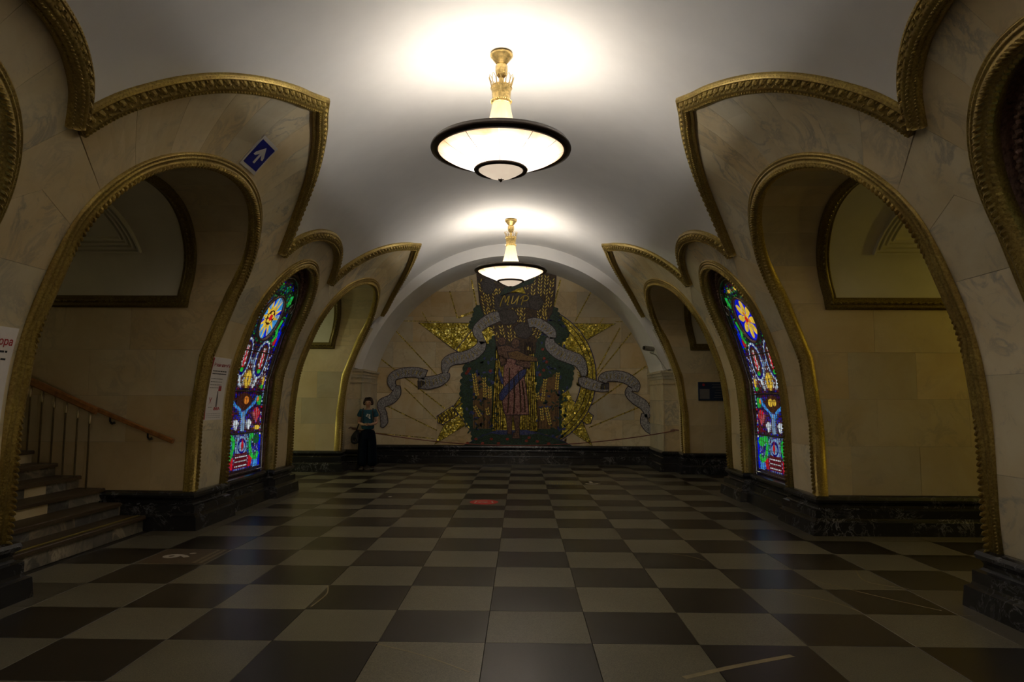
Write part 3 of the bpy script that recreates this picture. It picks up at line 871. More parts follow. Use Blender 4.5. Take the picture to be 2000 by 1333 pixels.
# ------------------------------------------------------------------ staircase in the nearest left passage
by = BAYS[2]['y']; ST0, ST1 = by-PASS_HW+.06, by+PASS_HW-.06
root = empty('staircase', (CX-4.4, by, 0), None, 'stairs of brown treads and veined marble risers climbing through the nearest left passage', 'stairs')
def loc(p, o=(CX-4.4, by, 0)): return (p[0]-o[0], p[1]-o[1], p[2]-o[2])
NST = 10; rise, going = .152, .305
rnd = random.Random(3)
for i in range(NST):
    xf = CX-4.36-going*i; z1 = .19+rise*i; z0 = z1-rise if i else 0
    e = .16 if i < 2 else .0
    m2 = MB(); lo = loc((xf-going-.03, ST0+e, z1-.045)); hi = loc((xf+.03, ST1-e, z1))
    m2.bbox(lo, hi, .008); tr = m2.build('tread', 'granite_brown', root)
    if i == 0:
        for dx in (-.07, -.045):
            m3 = MB(); m3.box(loc((xf+dx-.005, ST0+e, z1+.0005)), loc((xf+dx+.005, ST1-e, z1+.002))); m3.build('yellow_line', 'paint_yellow', tr)
    y = ST0+e; 
    while y < ST1-e-.01:
        wd = rnd.choice((.35, .5, .7)); y2 = min(y+wd, ST1-e)
        m2 = MB(); m2.box(loc((xf-.03, y+.001, z0)), loc((xf, y2-.001, z1-.045)))
        m2.build('riser', rnd.choice(('marble_patch', 'marble_patch', 'marble_cream_dull')) if i else 'marble_patch', root); y = y2
# body of the stairs below the treads
m2 = MB()
for i in range(NST):
    xf = CX-4.39-going*i; z1 = .155+rise*i
    m2.box(loc((xf-going, ST0+.01, -.01)), loc((xf, ST1-.01, z1)))
m2.build('stair_core', 'mortar', root)

# handrail
jy = by+PASS_HW-.04
hr = empty('handrail', (-4.3, jy-.08, 0), None, 'brown wooden handrail on thin poles going down the stairs in the left passage', 'handrail')
def hl(p): return (p[0]+4.3, p[1]-jy+.08, p[2])
def rail(p0, p1, w_, h_, name):
    m2 = MB(); d = Vector(p1)-Vector(p0); n = Vector((-d.z, 0, d.x)).normalized()
    if n.z < 0: n = -n
    G = []
    sec = [(-w_, -h_*.7), (-w_, h_*.5), (-w_*.6, h_), (w_*.6, h_), (w_, h_*.5), (w_, -h_*.7), (w_*.6, -h_), (-w_*.6, -h_)]
    for p in (p0, p1): G.append([hl((p[0]+n.x*b, p[1]+a, p[2]+n.z*b)) for a, b in sec])
    o = len(m2.v); m2.grid(G, close_v=True); m2.f += [tuple(range(8)), tuple(range(8, 16))]; m2.m += [0, 0]
    return m2.build(name, 'wood_rail', hr)
ry = jy-.09
rail((-4.30, ry, 1.075), (-5.30, ry, 1.475), .025, .028, 'lower_rail')
rail((-5.25, ry-.04, 1.445), (-7.6, ry-.04, 2.455), .032, .045, 'upper_rail')
for bx in (-4.62, -5.10):
    zr = 1.075+(-4.30-bx)*.40
    m2 = MB(); m2.tube([hl((bx, jy-.0, zr-.09)), hl((bx, jy-.045, zr-.11)), hl((bx, ry, zr-.075)), hl((bx, ry, zr-.02))], .012); m2.lathe([(0, .0), (.03, .0), (.03, .012), (0, .012)], 12, hl((bx, jy-.03, zr-.11))); m2.build('bracket', 'iron_black', hr, smooth=True)
for k in range(13):
    px = -5.33-.152*k
    zr = 1.445+(-5.25-px)*.43-.03
    st = int((CX-4.36+.025-px)/going); zb = .19+rise*max(0, st)
    m2 = MB(); m2.tube([hl((px, ry-.04, zb)), hl((px, ry-.04, zr))], .011, 8); m2.lathe([(.018, zr-.16), (.018, zr-.0), (.011, zr)], 8, hl((px, ry-.04, 0))); m2.build('pole', 'pole_brass', hr, smooth=True)

# ------------------------------------------------------------------ chandeliers
def chandelier(y, label, power=1.0):
    zr = 4.25
    r = empty('chandelier', (CX-.01, y, zr), None, label, 'chandelier', 'bronze bowl chandeliers along the vault')
    top = ZC+RV-zr
    m = MB(); m.lathe([(0, top), (.105, top), (.122, top-.025), (.122, top-.04), (.105, top-.06), (.075, top-.10), (.055, top-.125), (.04, top-.14), (0, top-.14)], 32); m.build('canopy', 'brass', r, smooth=True)
    m = MB(); m.lathe([(.03, top-.13), (.058, top-.14), (.060, top-.20), (.05, top-.25), (.03, top-.275), (.025, top-.28)], 24, wob=lambda k: .10*cos(k*pi/3*2)); 
    m.build('leaf_cup', 'brass', r, smooth=False)
    m = MB(); m.lathe([(.02, top-.27), (.028, top-.29), (.024, top-.42), (.03, .66), (0, .66)], 16); m.build('stem', 'brass', r, smooth=True)
    # crown of wire loops
    cr = MB(); nl = 14
    for k in range(nl):
        a = 2*pi*k/nl; da = 2*pi/nl*.85
        pts = [((.105+.028*t)*cos(a+da*(s_)), (.105+.028*t)*sin(a+da*s_), .68+.105*t) for s_, t in ((-.5, 0), (-.55, .5), (-.3, .9), (0, 1.05), (.3, .9), (.55, .5), (.5, 0))]
        cr.tube(catmull(pts, 2), .0035, 5)
    cr.build('wire_crown', 'brass', r, smooth=True)
    m = MB(); m.lathe([(.0, .69), (.108, .69), (.112, .675), (.104, .665), (.112, .655), (.102, .64), (.098, .54), (.106, .525), (.100, .515), (.108, .50), (.10, .49), (0, .49)], 32); m.build('drum', 'brass', r, smooth=True)
    for z in (.665, .52):
        bd = MB()
        for k in range(28):
            a = 2*pi*k/28; bd.lathe([(0, .008), (.008, 0), (0, -.008)], 5, (.111*cos(a), .111*sin(a), z))
        bd.build('bead_ring', 'brass', r)
    m = MB(); m.lathe([(.095, .49), (.105, .42), (.125, .32), (.15, .22), (.19, .10), (.22, .02)], 48, wob=lambda k: .02*(k % 2)); m.build('ribbed_shade', 'shade_cream', r)
    # rim
    m = MB(); m.lathe([(.655, -.005), (.66, .03), (.69, .045), (.715, .04), (.72, .02), (.735, .012), (.742, -.01), (.735, -.03), (.70, -.04), (.675, -.045), (.655, -.02)], 72); 
    m.f.append(()) if False else None
    rim = m.build('rim', 'lamp_rim', r, smooth=True)
    # bowl of glass panes between thin ribs
    pr = [(.675, -.02), (.60, -.065), (.50, -.11), (.40, -.155), (.31, -.195), (.262, -.222)]
    for k in range(12):
        g = MB(); a0, a1 = 2*pi*k/12+.006, 2*pi*(k+1)/12-.006
        G = [[(q*cos(a), q*sin(a), z) for q, z in pr] for a in np.linspace(a0, a1, 7)]
        g.grid(G); g.build('glass_pane', 'bowl_glass', r, smooth=True)
    m = MB(); m.lathe([(.275, -.215), (.285, -.228), (.275, -.245), (.255, -.25), (.235, -.24), (.228, -.228), (.24, -.215)], 40); m.build('lower_ring', 'lamp_rim', r, smooth=True)
    m = MB(); m.lathe([(.236, -.232), (.19, -.262), (.12, -.30), (.05, -.325), (.0, -.33)], 40); m.build('glass_cup', 'cup_glass', r, smooth=True)
    m = MB()
    pts = []
    for k in range(10):
        a = 2*pi*k/10; q = .034 if k % 2 == 0 else .016; pts.append((q*cos(a), q*sin(a)))
    m.prism(pts, lambda a, b, d: (a, b, d), -.322, -.335); m.lathe([(.02, -.335), (.014, -.35), (0, -.362)], 10); m.build('star_finial', 'lamp_rim', r)
    for k in range(6):
        a = 2*pi*k/6+.3; c = (.40*cos(a), .40*sin(a), -.03)
        m = MB(); m.lathe([(0, .03), (.02, .022), (.028, 0), (.02, -.024), (.012, -.05), (0, -.055)], 12, c); m.build('bulb', 'bulb_glow', r, smooth=True)
        l = bpy.data.lights.new('bulb_light', 'POINT'); l.energy = BULB_W*power; l.color = (1.0, .955, .895); l.shadow_soft_size = .05
        lo = bpy.data.objects.new('bulb_light', l); COL.objects.link(lo); lo.location = (CX-.01+c[0], y+c[1], zr+c[2]+.035)
    # arms that carry the bulbs
    m = MB()
    for k in range(6):
        a = 2*pi*k/6+.3; m.tube([(.12*cos(a), .12*sin(a), -.03), (.3*cos(a), .3*sin(a), -.1), (.40*cos(a), .40*sin(a), -.075)], .006, 6)
    m.build('bulb_arms', 'lamp_rim', r, smooth=True)
    return r
chandelier(7.05, 'large bronze bowl chandelier hanging nearest, over the middle of the floor')
chandelier(13.82, 'bronze bowl chandelier hanging in front of the mosaic mural')
chandelier(.33, 'bronze bowl chandelier hanging overhead, out of view', 1.9)
chandelier(-6.0, 'bronze bowl chandelier at the rear end of the hall, out of view', 1.9)
#PART2
# ------------------------------------------------------------------ stained glass niches
REC = -.16
def niche(side, yc, full, lab, hot):
    P = wallP(side)
    def Q(u, v, off=0.0): return P(yc+u, v, off)
    root = empty('stained_glass_panel', (CX+side*3.9, yc, .45), None, lab, 'stained glass')
    base = root.location.copy()
    def QL(u, v, off=0.0):
        p = Q(u, v, off); return (p[0]-base[0], p[1]-base[1], p[2]-base[2])
    arc = arch_curve(NICHE_HW-.045, NICHE_SP, NICHE_TOP-.045)
    # reveal and back plate
    m = MB(); m.grid([[QL(u, v, o) for o in (.0, -.06, REC-.02)] for u, v in arc]); m.build('reveal', 'bronze_dark', root, smooth=True)
    m = MB(); half = arc[:len(arc)//2+1]
    m.grid([[QL(u*(1-2*j/8), v, REC-.02) for j in range(9)] for u, v in half]); m.build('back_plate', 'bronze_dark', root)
    # frame band between the gilt and the glass
    lead = arch_curve(.80, 2.2, 3.12)
    m = MB(); sweep(m, QL, lead, [(-.03, REC-.02), (-.03, REC+.045), (0, REC+.06), (.03, REC+.045), (.03, REC-.02)]); m.build('bronze_frame', 'bronze_frame', root, smooth=True)
    m = MB(); m.tube([QL(u*.955, v*.985, REC+.05) for u, v in lead], .009, 6); m.tube([QL(u, .03, REC+.05) for u in (-.78, -.4, 0, .4, .78)], .012, 6); m.build('bright_fillet', 'steel_bright', root, smooth=True)
    # openwork ornament in the head of the niche
    m = MB(); path = arch_curve(.86, 2.3, 3.24)
    bumps(m, QL, path, .07, 0, REC+.0, .05, .028, .035, ang=.8); bumps(m, QL, path, .07, -.02, REC+.01, .03, .018, .035, ang=-.8, start=.03)
    m.build('bronze_leaf_relief', 'bronze_dark', root, kind='stuff')
    for sgn in (-1, 1):
        for (cu, cv, rr) in ((.60, 2.62, .085), (.42, 2.92, .06), (.69, 2.28, .05)):
            m = MB(); m.tube([QL(sgn*cu+rr*cos(a), cv+rr*sin(a), REC+.035) for a in np.linspace(0, 2*pi, 21)[:-1]], .011, 6, closed=True)
            m.build('bronze_ring', 'steel_bright' if cv < 2.7 and cv > 2.5 else 'bronze_frame', root, smooth=True)
            m = MB()
            for q in range(5):
                a = 2*pi*q/5; c = (sgn*cu+rr*.5*cos(a), cv+rr*.5*sin(a)); m.prism([(c[0]+rr*.28*cos(t), c[1]+rr*.28*sin(t)) for t in np.linspace(0, 2*pi, 7)[:-1]], QL, REC-.01, REC+.03)
            m.build('bronze_rosette', 'bronze_dark', root)
    # roundel
    G0, G1 = REC-.01, REC+.012
    R0 = .335; cv = 2.39
    rd = empty_child('roundel', root)
    def blob(name, pts, col, par, g1=0.004):
        m = MB(); m.prism(pts, QL, G0, G1+g1); return m.build(name, 'glass_'+col, par)
    def disc(cu, cv_, ru, rv, n=20, a0=0, a1=2*pi): return [(cu+ru*cos(a), cv_+rv*sin(a)) for a in np.linspace(a0, a1, n+1)[:-1]]
    m = MB(); m.tube([QL(R0*1.07*cos(a), cv+R0*1.07*sin(a), REC+.035) for a in np.linspace(0, 2*pi, 41)[:-1]], .024, 6, closed=True); m.build('roundel_frame', 'bronze_dark', root, smooth=True)
    if hot == 'star':
        for q in range(12):
            a0, a1 = 2*pi*q/12, 2*pi*(q+1)/12; am = (a0+a1)/2; g = .02
            blob('pane', [(R0*cos(a0+g), cv+R0*sin(a0+g)), (R0*cos(am-.01), cv+R0*sin(am-.01)), (R0*.5*cos(am-g), cv+R0*.5*sin(am-g)), (R0*.62*cos(a0+g*2), cv+R0*.62*sin(a0+g*2))], 'sky' if q % 2 else 'pale', rd)
            blob('pane', [(R0*cos(am+.01), cv+R0*sin(am+.01)), (R0*cos(a1-g), cv+R0*sin(a1-g)), (R0*.62*cos(a1-2*g), cv+R0*.62*sin(a1-2*g)), (R0*.5*cos(am+g), cv+R0*.5*sin(am+g))], 'sky' if q % 3 else 'blue', rd)
            blob('pane', [(R0*.96*cos(a0), cv+R0*.96*sin(a0)), (R0*.42*cos(a0+.22), cv+R0*.42*sin(a0+.22)), (R0*.30*cos(a0), cv+R0*.30*sin(a0)), (R0*.42*cos(a0-.22), cv+R0*.42*sin(a0-.22))], 'yellow', rd, .010)
        blob('pane', disc(0, cv, .135, .12), 'brown', rd, .012)
        for q in range(5): a = 2*pi*q/5+.3; blob('pane', disc(.075*cos(a), cv+.07*sin(a), .042, .03, 10), 'yellow', rd, .016)
        blob('pane', disc(0, cv, .055, .05), 'red', rd, .02)
    else:
        blob('pane', disc(0, cv, R0, R0, 32), 'blue', rd)
        for q in range(8):
            a = 2*pi*q/8+.2; c = (.20*cos(a), cv+.20*sin(a)); pts = [(c[0]+.105*cos(t)*cos(a)-.055*sin(t)*sin(a), c[1]+.105*cos(t)*sin(a)+.055*sin(t)*cos(a)) for t in np.linspace(0, 2*pi, 15)[:-1]]
            blob('pane', pts, 'yellow', rd, .010)
        for q in range(6):
            a = 2*pi*q/6+.4; c = (.075*cos(a), cv+.075*sin(a)); pts = [(c[0]+.055*cos(t)*cos(a)-.032*sin(t)*sin(a), c[1]+.055*cos(t)*sin(a)+.032*sin(t)*cos(a)) for t in np.linspace(0, 2*pi, 9)[:-1]]
            blob('pane', pts, 'orange' if q % 2 else 'yellow', rd, .014)
        blob('pane', disc(0, cv, .05, .05, 12), 'red', rd, .018)
    # small tesserae of glass filling the light behind the ornaments
    rn = random.Random(11)
    def halfw(v): return .755 if v < 2.0 else .755*sqrt(max(0, 1-((v-2.0)/1.04)**2))
    cols = ['black', 'crimson', 'deep', 'dgreen', 'blue', 'white', 'pale', 'green', 'red', 'yellow']
    bg = MB(); mats = ['glass_'+c for c in cols]
    stp = .030; v = .07
    while v < 2.98:
        n = 26
        for i in range(n):
            u0 = i*.030
            if u0+.030 > halfw(v+.02): break
            um = u0+.015
            if hypot(um, v+.02-cv) < R0*1.05: continue
            ed = (halfw(v)-u0 < .09)
            if v > 1.9: pal = 'deep black black dgreen black crimson black black green black black'.split() if not ed else 'blue deep blue black green'.split()
            elif v > 1.28: pal = 'crimson crimson black pale white crimson deep black'.split() if not ed else 'blue white deep deep black'.split()
            elif v > .64: pal = 'black crimson black deep crimson blue black'.split() if not ed else 'white deep blue red pale black'.split()
            else: pal = 'deep pale deep blue black crimson pale'.split() if not ed else 'white deep blue pale black'.split()
            c = cols.index(rn.choice(pal)); g = .003; jx = rn.uniform(-.003, .003)
            for sg in (-1, 1):
                q = [(sg*(u0+g), v+g+jx), (sg*(u0+.030-g), v+g-jx), (sg*(u0+.030-g), v+stp-g-jx), (sg*(u0+g), v+stp-g+jx)]
                bg.add([QL(a, b, G1-.002) for a, b in q], [(0, 1, 2, 3)], c)
        v += stp
    bg.build('small_glass_pieces', mats, root, kind='stuff')
    # lead cames that divide the glass
    cm = MB(); u = -.70
    while u < .71:
        ph = rn.uniform(0, 6)
        top = 1.98+ (sqrt(max(0, 1-(u/.755)**2))*.95)
        seg = []
        for v_ in np.linspace(.06, top, 40):
            uu = u+.012*sin(v_*9+ph)
            if hypot(uu, v_-cv) < R0*1.04:
                if len(seg) > 1: cm.tube([QL(a_, b_, G1+.016) for a_, b_ in seg], .0038, 3)
                seg = []
            else: seg.append((uu, v_))
        if len(seg) > 1: cm.tube([QL(a_, b_, G1+.016) for a_, b_ in seg], .0038, 3)
        u += rn.uniform(.065, .11)
    v_ = .1
    while v_ < 2.0:
        ph = rn.uniform(0, 6); cm.tube([QL(uu, v_+.014*sin(uu*uu*14+ph), G1+.017) for uu in np.linspace(-.75, .75, 24)], .0038, 3); v_ += rn.uniform(.07, .12)
    cm.build('lead_cames', 'bronze_dark', root, kind='stuff')
    # four lights between the horizontal bars
    for v0 in (.63, 1.25, 1.85):
        m = MB(); m.tube([QL(u, v0, REC+.035) for u in np.linspace(-.77, .77, 7)], .012, 6); m.build('saddle_bar', 'bronze_frame', root, smooth=True)
    for sg in (-1, 1):
        pass
    A_ = empty_child('lowest_light', root)
    blob('pane', [(-.26, .10), (.26, .10), (.20, .33), (-.20, .33)], 'crimson', A_)
    for r_ in range(3):
        for i in range(9): blob('pane', disc(-.2+.05*i, .135+.07*r_, .011, .011, 6), 'white', A_, .010)
    blob('pane', disc(0, .44, .19, .15, 20), 'pale', A_, .002); blob('pane', disc(0, .44, .15, .115, 20), 'deep', A_, .006)
    blob('pane', disc(0, .43, .12, .075, 16), 'pale', A_, .009)
    blob('pane', [(0, .36), (.045, .44), (0, .55), (-.045, .44)], 'red', A_, .014)
    for sg in (-1, 1):
        c = catmull([(sg*.66, .30), (sg*.56, .22), (sg*.42, .26), (sg*.33, .38), (sg*.30, .52), (sg*.42, .60)], 5)
        m = MB(); sweep(m, QL, c, [(-.03, G0), (-.03, G1+.01), (.03, G1+.01), (.03, G0)]); m.build('pane', 'glass_green', A_)
        blob('pane', disc(sg*.56, .52, .13, .075, 10), 'green' if hot == 'flower' else 'dgreen', A_, .006)
        blob('pane', [(sg*.30, .10), (sg*.38, .10), (sg*.42, .22), (sg*.30, .28)], 'red', A_, .006)
        blob('pane', [(sg*.68, .08), (sg*.74, .08), (sg*.74, .58), (sg*.69, .58)], 'blue', A_, .006)
        blob('pane', [(sg*.50, .08), (sg*.66, .08), (sg*.62, .19), (sg*.48, .2)], 'sky', A_, .006)
    B_ = empty_child('lower_middle_light', root)
    m = MB(); c = catmull([(0, .66), (.01, .8), (-.01, .95)], 4); sweep(m, QL, c, [(-.045, G0), (-.045, G1+.008), (.045, G1+.008), (.045, G0)]); m.build('pane', 'glass_pale', B_)
    blob('pane', disc(0, 1.10, .27, .13, 18), 'brown', B_)
    blob('pane', disc(.06, 1.12, .09, .06, 12), 'yellow' if hot == 'flower' else 'orange', B_, .01)
    blob('pane', disc(-.10, 1.12, .06, .05, 12), 'yellow' if hot == 'flower' else 'brown', B_, .01)
    for sg in (-1, 1):
        c = catmull([(sg*.02, .86), (sg*.14, .98), (sg*.36, 1.06), (sg*.5, 1.18)], 4); m = MB(); sweep(m, QL, c, [(-.018, G0), (-.018, G1+.008), (.018, G1+.008), (.018, G0)]); m.build('pane', 'glass_sky', B_)
        for q in range(5):
            a = radians(50+20*q); blob('pane', [(sg*.24, .68), (sg*.24+.11*cos(a-.15), .68+.14*sin(a-.15)), (sg*.24+.12*cos(a), .68+.155*sin(a)), (sg*.24+.11*cos(a+.15), .68+.14*sin(a+.15))], 'white', B_, .006)
        for q in range(6):
            a = radians(48+17*q); blob('pane', [(sg*.53, .78), (sg*.53+.17*cos(a-.12), .78+.2*sin(a-.12)), (sg*.53+.19*cos(a), .78+.235*sin(a)), (sg*.53+.17*cos(a+.12), .78+.2*sin(a+.12))], 'pink' if q % 2 else 'red', B_, .006)
        blob('pane', disc(sg*.58, .70, .1, .035, 10), 'yellow' if hot != 'flower' else 'crimson', B_, .006)
        blob('pane', disc(sg*.60, 1.12, .07, .08, 10), 'green', B_, .006); blob('pane', disc(sg*.5, 1.14, .035, .04, 8), 'orange', B_, .012)
    C_ = empty_child('upper_middle_light', root)
    for q in range(6):
        a = 2*pi*q/6+.5; blob('pane', disc(.085*cos(a), 1.43+.085*sin(a), .036, .05, 10), 'yellow', C_, .008)
    for sg in (-1, 1):
        blob('pane', disc(sg*.33, 1.74, .24, .30, 24), 'pale', C_, .000); blob('pane', disc(sg*.33, 1.74, .205, .265, 24), 'deep', C_, .003)
        blob('pane', disc(sg*.33, 1.75, .175, .23, 20), 'brown', C_, .006)
        for q in range(7):
            t = q/6; 
            for s2 in (-1, 1):
                w_ = .09*(1-t*.55); blob('pane', [(sg*.33, 1.60+.24*t), (sg*.33+s2*w_, 1.66+.24*t), (sg*.33+s2*w_*.7, 1.685+.24*t)], 'white' if q % 2 == 0 else 'pink', C_, .012)
        blob('pane', [(sg*.33-.02, 1.6), (sg*.33+.02, 1.6), (sg*.33, 1.9)], 'red', C_, .015)
        blob('pane', disc(sg*.33, 1.56, .05, .035, 10), 'green', C_, .014)
        for q in range(16):
            a = 2*pi*q/16; blob('pane', disc(sg*.33+.222*cos(a), 1.74+.282*sin(a), .017, .017, 6), 'white', C_, .008)
        for q in range(5): blob('pane', disc(sg*(.24+.02*q), 1.32+.03*q, .013, .02, 6), 'white', C_, .008)
        blob('pane', disc(sg*.64, 1.42, .03, .07, 8), 'yellow', C_, .008); blob('pane', disc(sg*.6, 1.33, .05, .03, 8), 'green', C_, .008)
    D_ = empty_child('arched_light', root)
    for sg in (-1, 1):
        c = catmull([(sg*.5, 2.05), (sg*.58, 2.15), (sg*.5, 2.25), (sg*.56, 2.4)], 5); m = MB(); sweep(m, QL, c, [(-.02, G0), (-.02, G1+.008), (.02, G1+.008), (.02, G0)]); m.build('pane', 'glass_green', D_)
        blob('pane', disc(sg*.60, 2.05, .05, .07, 8), 'red', D_, .006); blob('pane', disc(sg*.46, 2.72, .03, .10, 8), 'green', D_, .006)
        blob('pane', disc(sg*.16, 2.88, .05, .03, 8), 'yellow' if hot == 'flower' else 'dgreen', D_, .006)
        blob('pane', [(sg*.66, 1.98), (sg*.73, 1.98), (sg*.69, 2.35), (sg*.64, 2.35)], 'blue', D_, .006)
    return root
def empty_child(name, root):
    o = bpy.data.objects.new(name, None); COL.objects.link(o); o.parent = root; o.empty_display_size = .05; return o
niche(-1, PIERS[2], True, 'tall arched stained glass panel with a yellow star roundel in the left wall', 'star')
niche(1, PIERS[2], True, 'tall arched stained glass panel with a yellow flower roundel in the right wall', 'flower')
niche(1, PIERS[1], True, 'arched glass panel at the right edge of the picture, its dark bronze head showing', 'flower')
niche(-1, PIERS[1], True, 'arched glass panel of the nearest left pier, mostly out of the picture', 'star')

# ------------------------------------------------------------------ mosaic mural on the end wall
mu = empty('mosaic_mural', (CX, WALL_Y, .5), None, 'golden mosaic mural with star, wheat, standing figure and ribbons on the end wall', 'mosaic')
def ML(px, py, d=0.0):
    p = MP(px, py, d); return (p[0]-CX, p[1]-WALL_Y, p[2]-.5)
def offset_poly(pts, o):
    n = len(pts); A = sum(pts[i][0]*pts[(i+1) % n][1]-pts[(i+1) % n][0]*pts[i][1] for i in range(n))
    sg = 1 if A > 0 else -1; out = []
    for i in range(n):
        a, b, c = pts[i-1], pts[i], pts[(i+1) % n]
        def nm(u, v):
            t = (v[0]-u[0], v[1]-u[1]); q = hypot(*t) or 1; return (t[1]/q*sg, -t[0]/q*sg)
        n0, n1 = nm(a, b), nm(b, c); m = (n0[0]+n1[0], n0[1]+n1[1]); q = max(m[0]**2+m[1]**2, .8)
        out.append((b[0]+m[0]*2/q*o, b[1]+m[1]*2/q*o))
    return out
def piece(name, pts, mat, d, outline='mosaic_outline', o=1.3, parent=None):
    m = MB(); m.prism(pts, ML, 0.0, d); p = m.build(name, mat, parent or mu)
    if outline:
        m = MB(); m.prism(offset_poly(pts, o), ML, 0.0, d-.002); m.build('outline', outline, p)
    return p
# star with five points
T, R_, BR, BL, L_ = (1006, 508), (1203, 632), (1156, 869), (851, 869), (816, 632)
def isect(a, b, c, d):
    x1, y1, x2, y2, x3, y3, x4, y4 = *a, *b, *c, *d; D = (x1-x2)*(y3-y4)-(y1-y2)*(x3-x4)
    return (((x1*y2-y1*x2)*(x3-x4)-(x1-x2)*(x3*y4-y3*x4))/D, ((x1*y2-y1*x2)*(y3-y4)-(y1-y2)*(x3*y4-y3*x4))/D)
i1, i2, i3, i4, i5 = isect(T, BR, L_, R_), isect(T, BR, R_, BL), isect(R_, BL, L_, BR), isect(L_, BR, T, BL), isect(T, BL, L_, R_)
i1, i5 = (1046, 632), (966, 632)
piece('star_arm', [(816, 632), (963, 632), (905, 697), (870, 672)], 'mosaic_gold', .008)
piece('star_arm', [(1046, 632), (1203, 632), (1146, 664), (1100, 690), (1060, 700)], 'mosaic_gold', .008)
piece('star_arm', [(851, 869), (884, 800), (905, 770), (960, 800)], 'mosaic_gold', .008)
piece('star_arm', [(1156, 869), (1133, 812), (1105, 780), (1050, 800)], 'mosaic_gold', .008)
# golden rays
for (a, b, c, d, wdt) in [(876, 568, 892, 622, 1.2), (822, 610, 851, 660, .8), (905, 672, 925, 720, .8), (771, 648, 873, 755, 1.1), (738, 700, 870, 800, 1.2), (790, 760, 868, 835, 1.0), (745, 790, 855, 842, 1.1), (1160, 560, 1124, 628, 1.2), (1212, 640, 1163, 730, 1.3), (1237, 646, 1165, 735, 1.2),
                          (1262, 715, 1150, 795, 1.2), (1277, 783, 1150, 835, 1.2), (737, 848, 850, 858, .8), (1095, 545, 1082, 600, 1.4), (919, 545, 930, 598, 1.4), (785, 628, 860, 629, .7), (1203, 628, 1217, 628, .7), (1180, 620, 1140, 680, .7), (960, 595, 894, 621, 2.2)]:
    dx, dy = c-a, d-b; q = hypot(dx, dy); nx, ny = -dy/q*wdt, dx/q*wdt
    piece('gold_ray', [(a+nx, b+ny), (c+nx, d+ny), (c-nx, d-ny), (a-nx, b-ny)], 'mosaic_ray', .004, None)
# broad crescent on the right, bar and block across
def arcpts(cx, cy, r0, r1, a0, a1, n=26, taper=0):
    out = [(cx+r0*cos(a), cy-r0*sin(a)) for a in np.linspace(a0, a1, n)]
    inn = [(cx+(r0-(r0-r1)*(1-taper*abs(2*t-1)**3))*cos(a), cy-(r0-(r0-r1)*(1-taper*abs(2*t-1)**3))*sin(a)) for a, t in zip(np.linspace(a0, a1, n), np.linspace(0, 1, n))]
    return out+inn[::-1]
piece('crescent', arcpts(1022, 737, 142, 114, radians(66), radians(-62)), 'mosaic_gold', .014, 'mosaic_blue_line', 1.6)
m = MB()
for r_ in (136, 126): m.tube([ML(1022+r_*cos(a), 737-r_*sin(a), .016) for a in np.linspace(radians(64), radians(-60), 30)], .008, 4)
m.build('crescent_rib', 'mosaic_outline', mu)
piece('crescent_serration', sum([[(1022+(114)*cos(a), 737-114*sin(a)), (1022+105*cos(a+.03), 737-105*sin(a+.03))] for a in np.linspace(radians(60), radians(-10), 26)], [])+[(1022+116*cos(a), 737-116*sin(a)) for a in np.linspace(radians(-10), radians(60), 20)], 'mosaic_gold_dim', .012, None)
piece('block', [(890, 686), (915, 655), (938, 627), (966, 620), (985, 640), (972, 690), (968, 700), (935, 690), (906, 693)], 'mosaic_gold', .016, 'mosaic_blue_line')
piece('block', [(922, 640), (936, 622), (962, 628), (958, 650)], 'mosaic_gold', .015)
piece('handle', [(889, 800), (912, 780), (960, 830), (945, 868), (930, 856), (905, 820)], 'mosaic_gold', .014, 'mosaic_blue_line')
piece('handle', [(1098, 795), (1112, 778), (1158, 812), (1153, 827), (1145, 828)], 'mosaic_gold', .010, 'mosaic_blue_line')
grip = [(855, 815), (885, 795), (895, 812), (866, 830), (857, 827)]
g_ = piece('ridged_grip', grip, 'mosaic_gold_dim', .018, 'mosaic_blue_line')
for k in range(6):
    x = 861+k*5.2; y = 822-k*3.2; m = MB(); m.tube([ML(x-4, y-8, .02), ML(x+1, y-2, .024), ML(x+3, y+7, .02)], .010, 5); m.build('ridge', 'mosaic_outline', g_)
piece('gold_patch', [(1092, 632), (1110, 628), (1132, 655), (1136, 680), (1118, 690), (1100, 672)], 'mosaic_gold', .013, None)
piece('gold_patch', [(1094, 762), (1108, 758), (1122, 790), (1112, 812), (1094, 820)], 'mosaic_gold', .013, None)
# foliage masses
def leafy(pts, lob=5.0, step=9, seed=1):
    rn = random.Random(seed); out = []; n = len(pts)
    for i in range(n):
        a, b = pts[i], pts[(i+1) % n]; q = hypot(b[0]-a[0], b[1]-a[1]); k = max(1, int(q/step))
        for j in range(k):
            t = j/k; x, y = a[0]+(b[0]-a[0])*t, a[1]+(b[1]-a[1])*t
            nx, ny = (b[1]-a[1])/q, -(b[0]-a[0])/q
            out.append((x, y)); t2 = (j+.5)/k; l = rn.uniform(.4, 1)*lob
            out.append((a[0]+(b[0]-a[0])*(t2-.12/k)+nx*l, a[1]+(b[1]-a[1])*(t2-.12/k)+ny*l)); out.append((a[0]+(b[0]-a[0])*(t2+.2/k)+nx*l*.9, a[1]+(b[1]-a[1])*(t2+.2/k)+ny*l*.9))
    return out
fl = piece('foliage', leafy([(975, 640), (975, 862), (925, 862), (921, 835), (908, 820), (905, 790), (900, 765), (904, 740), (906, 715), (930, 705), (955, 672)]), 'mosaic_green', .018, None)
fr = piece('foliage', leafy([(1040, 640), (1055, 610), (1085, 600), (1097, 625), (1100, 640), (1090, 672), (1108, 690), (1120, 715), (1118, 745), (1112, 760), (1098, 762), (1094, 800), (1096, 830), (1090, 862), (1045, 862)], seed=2), 'mosaic_green', .018, None)
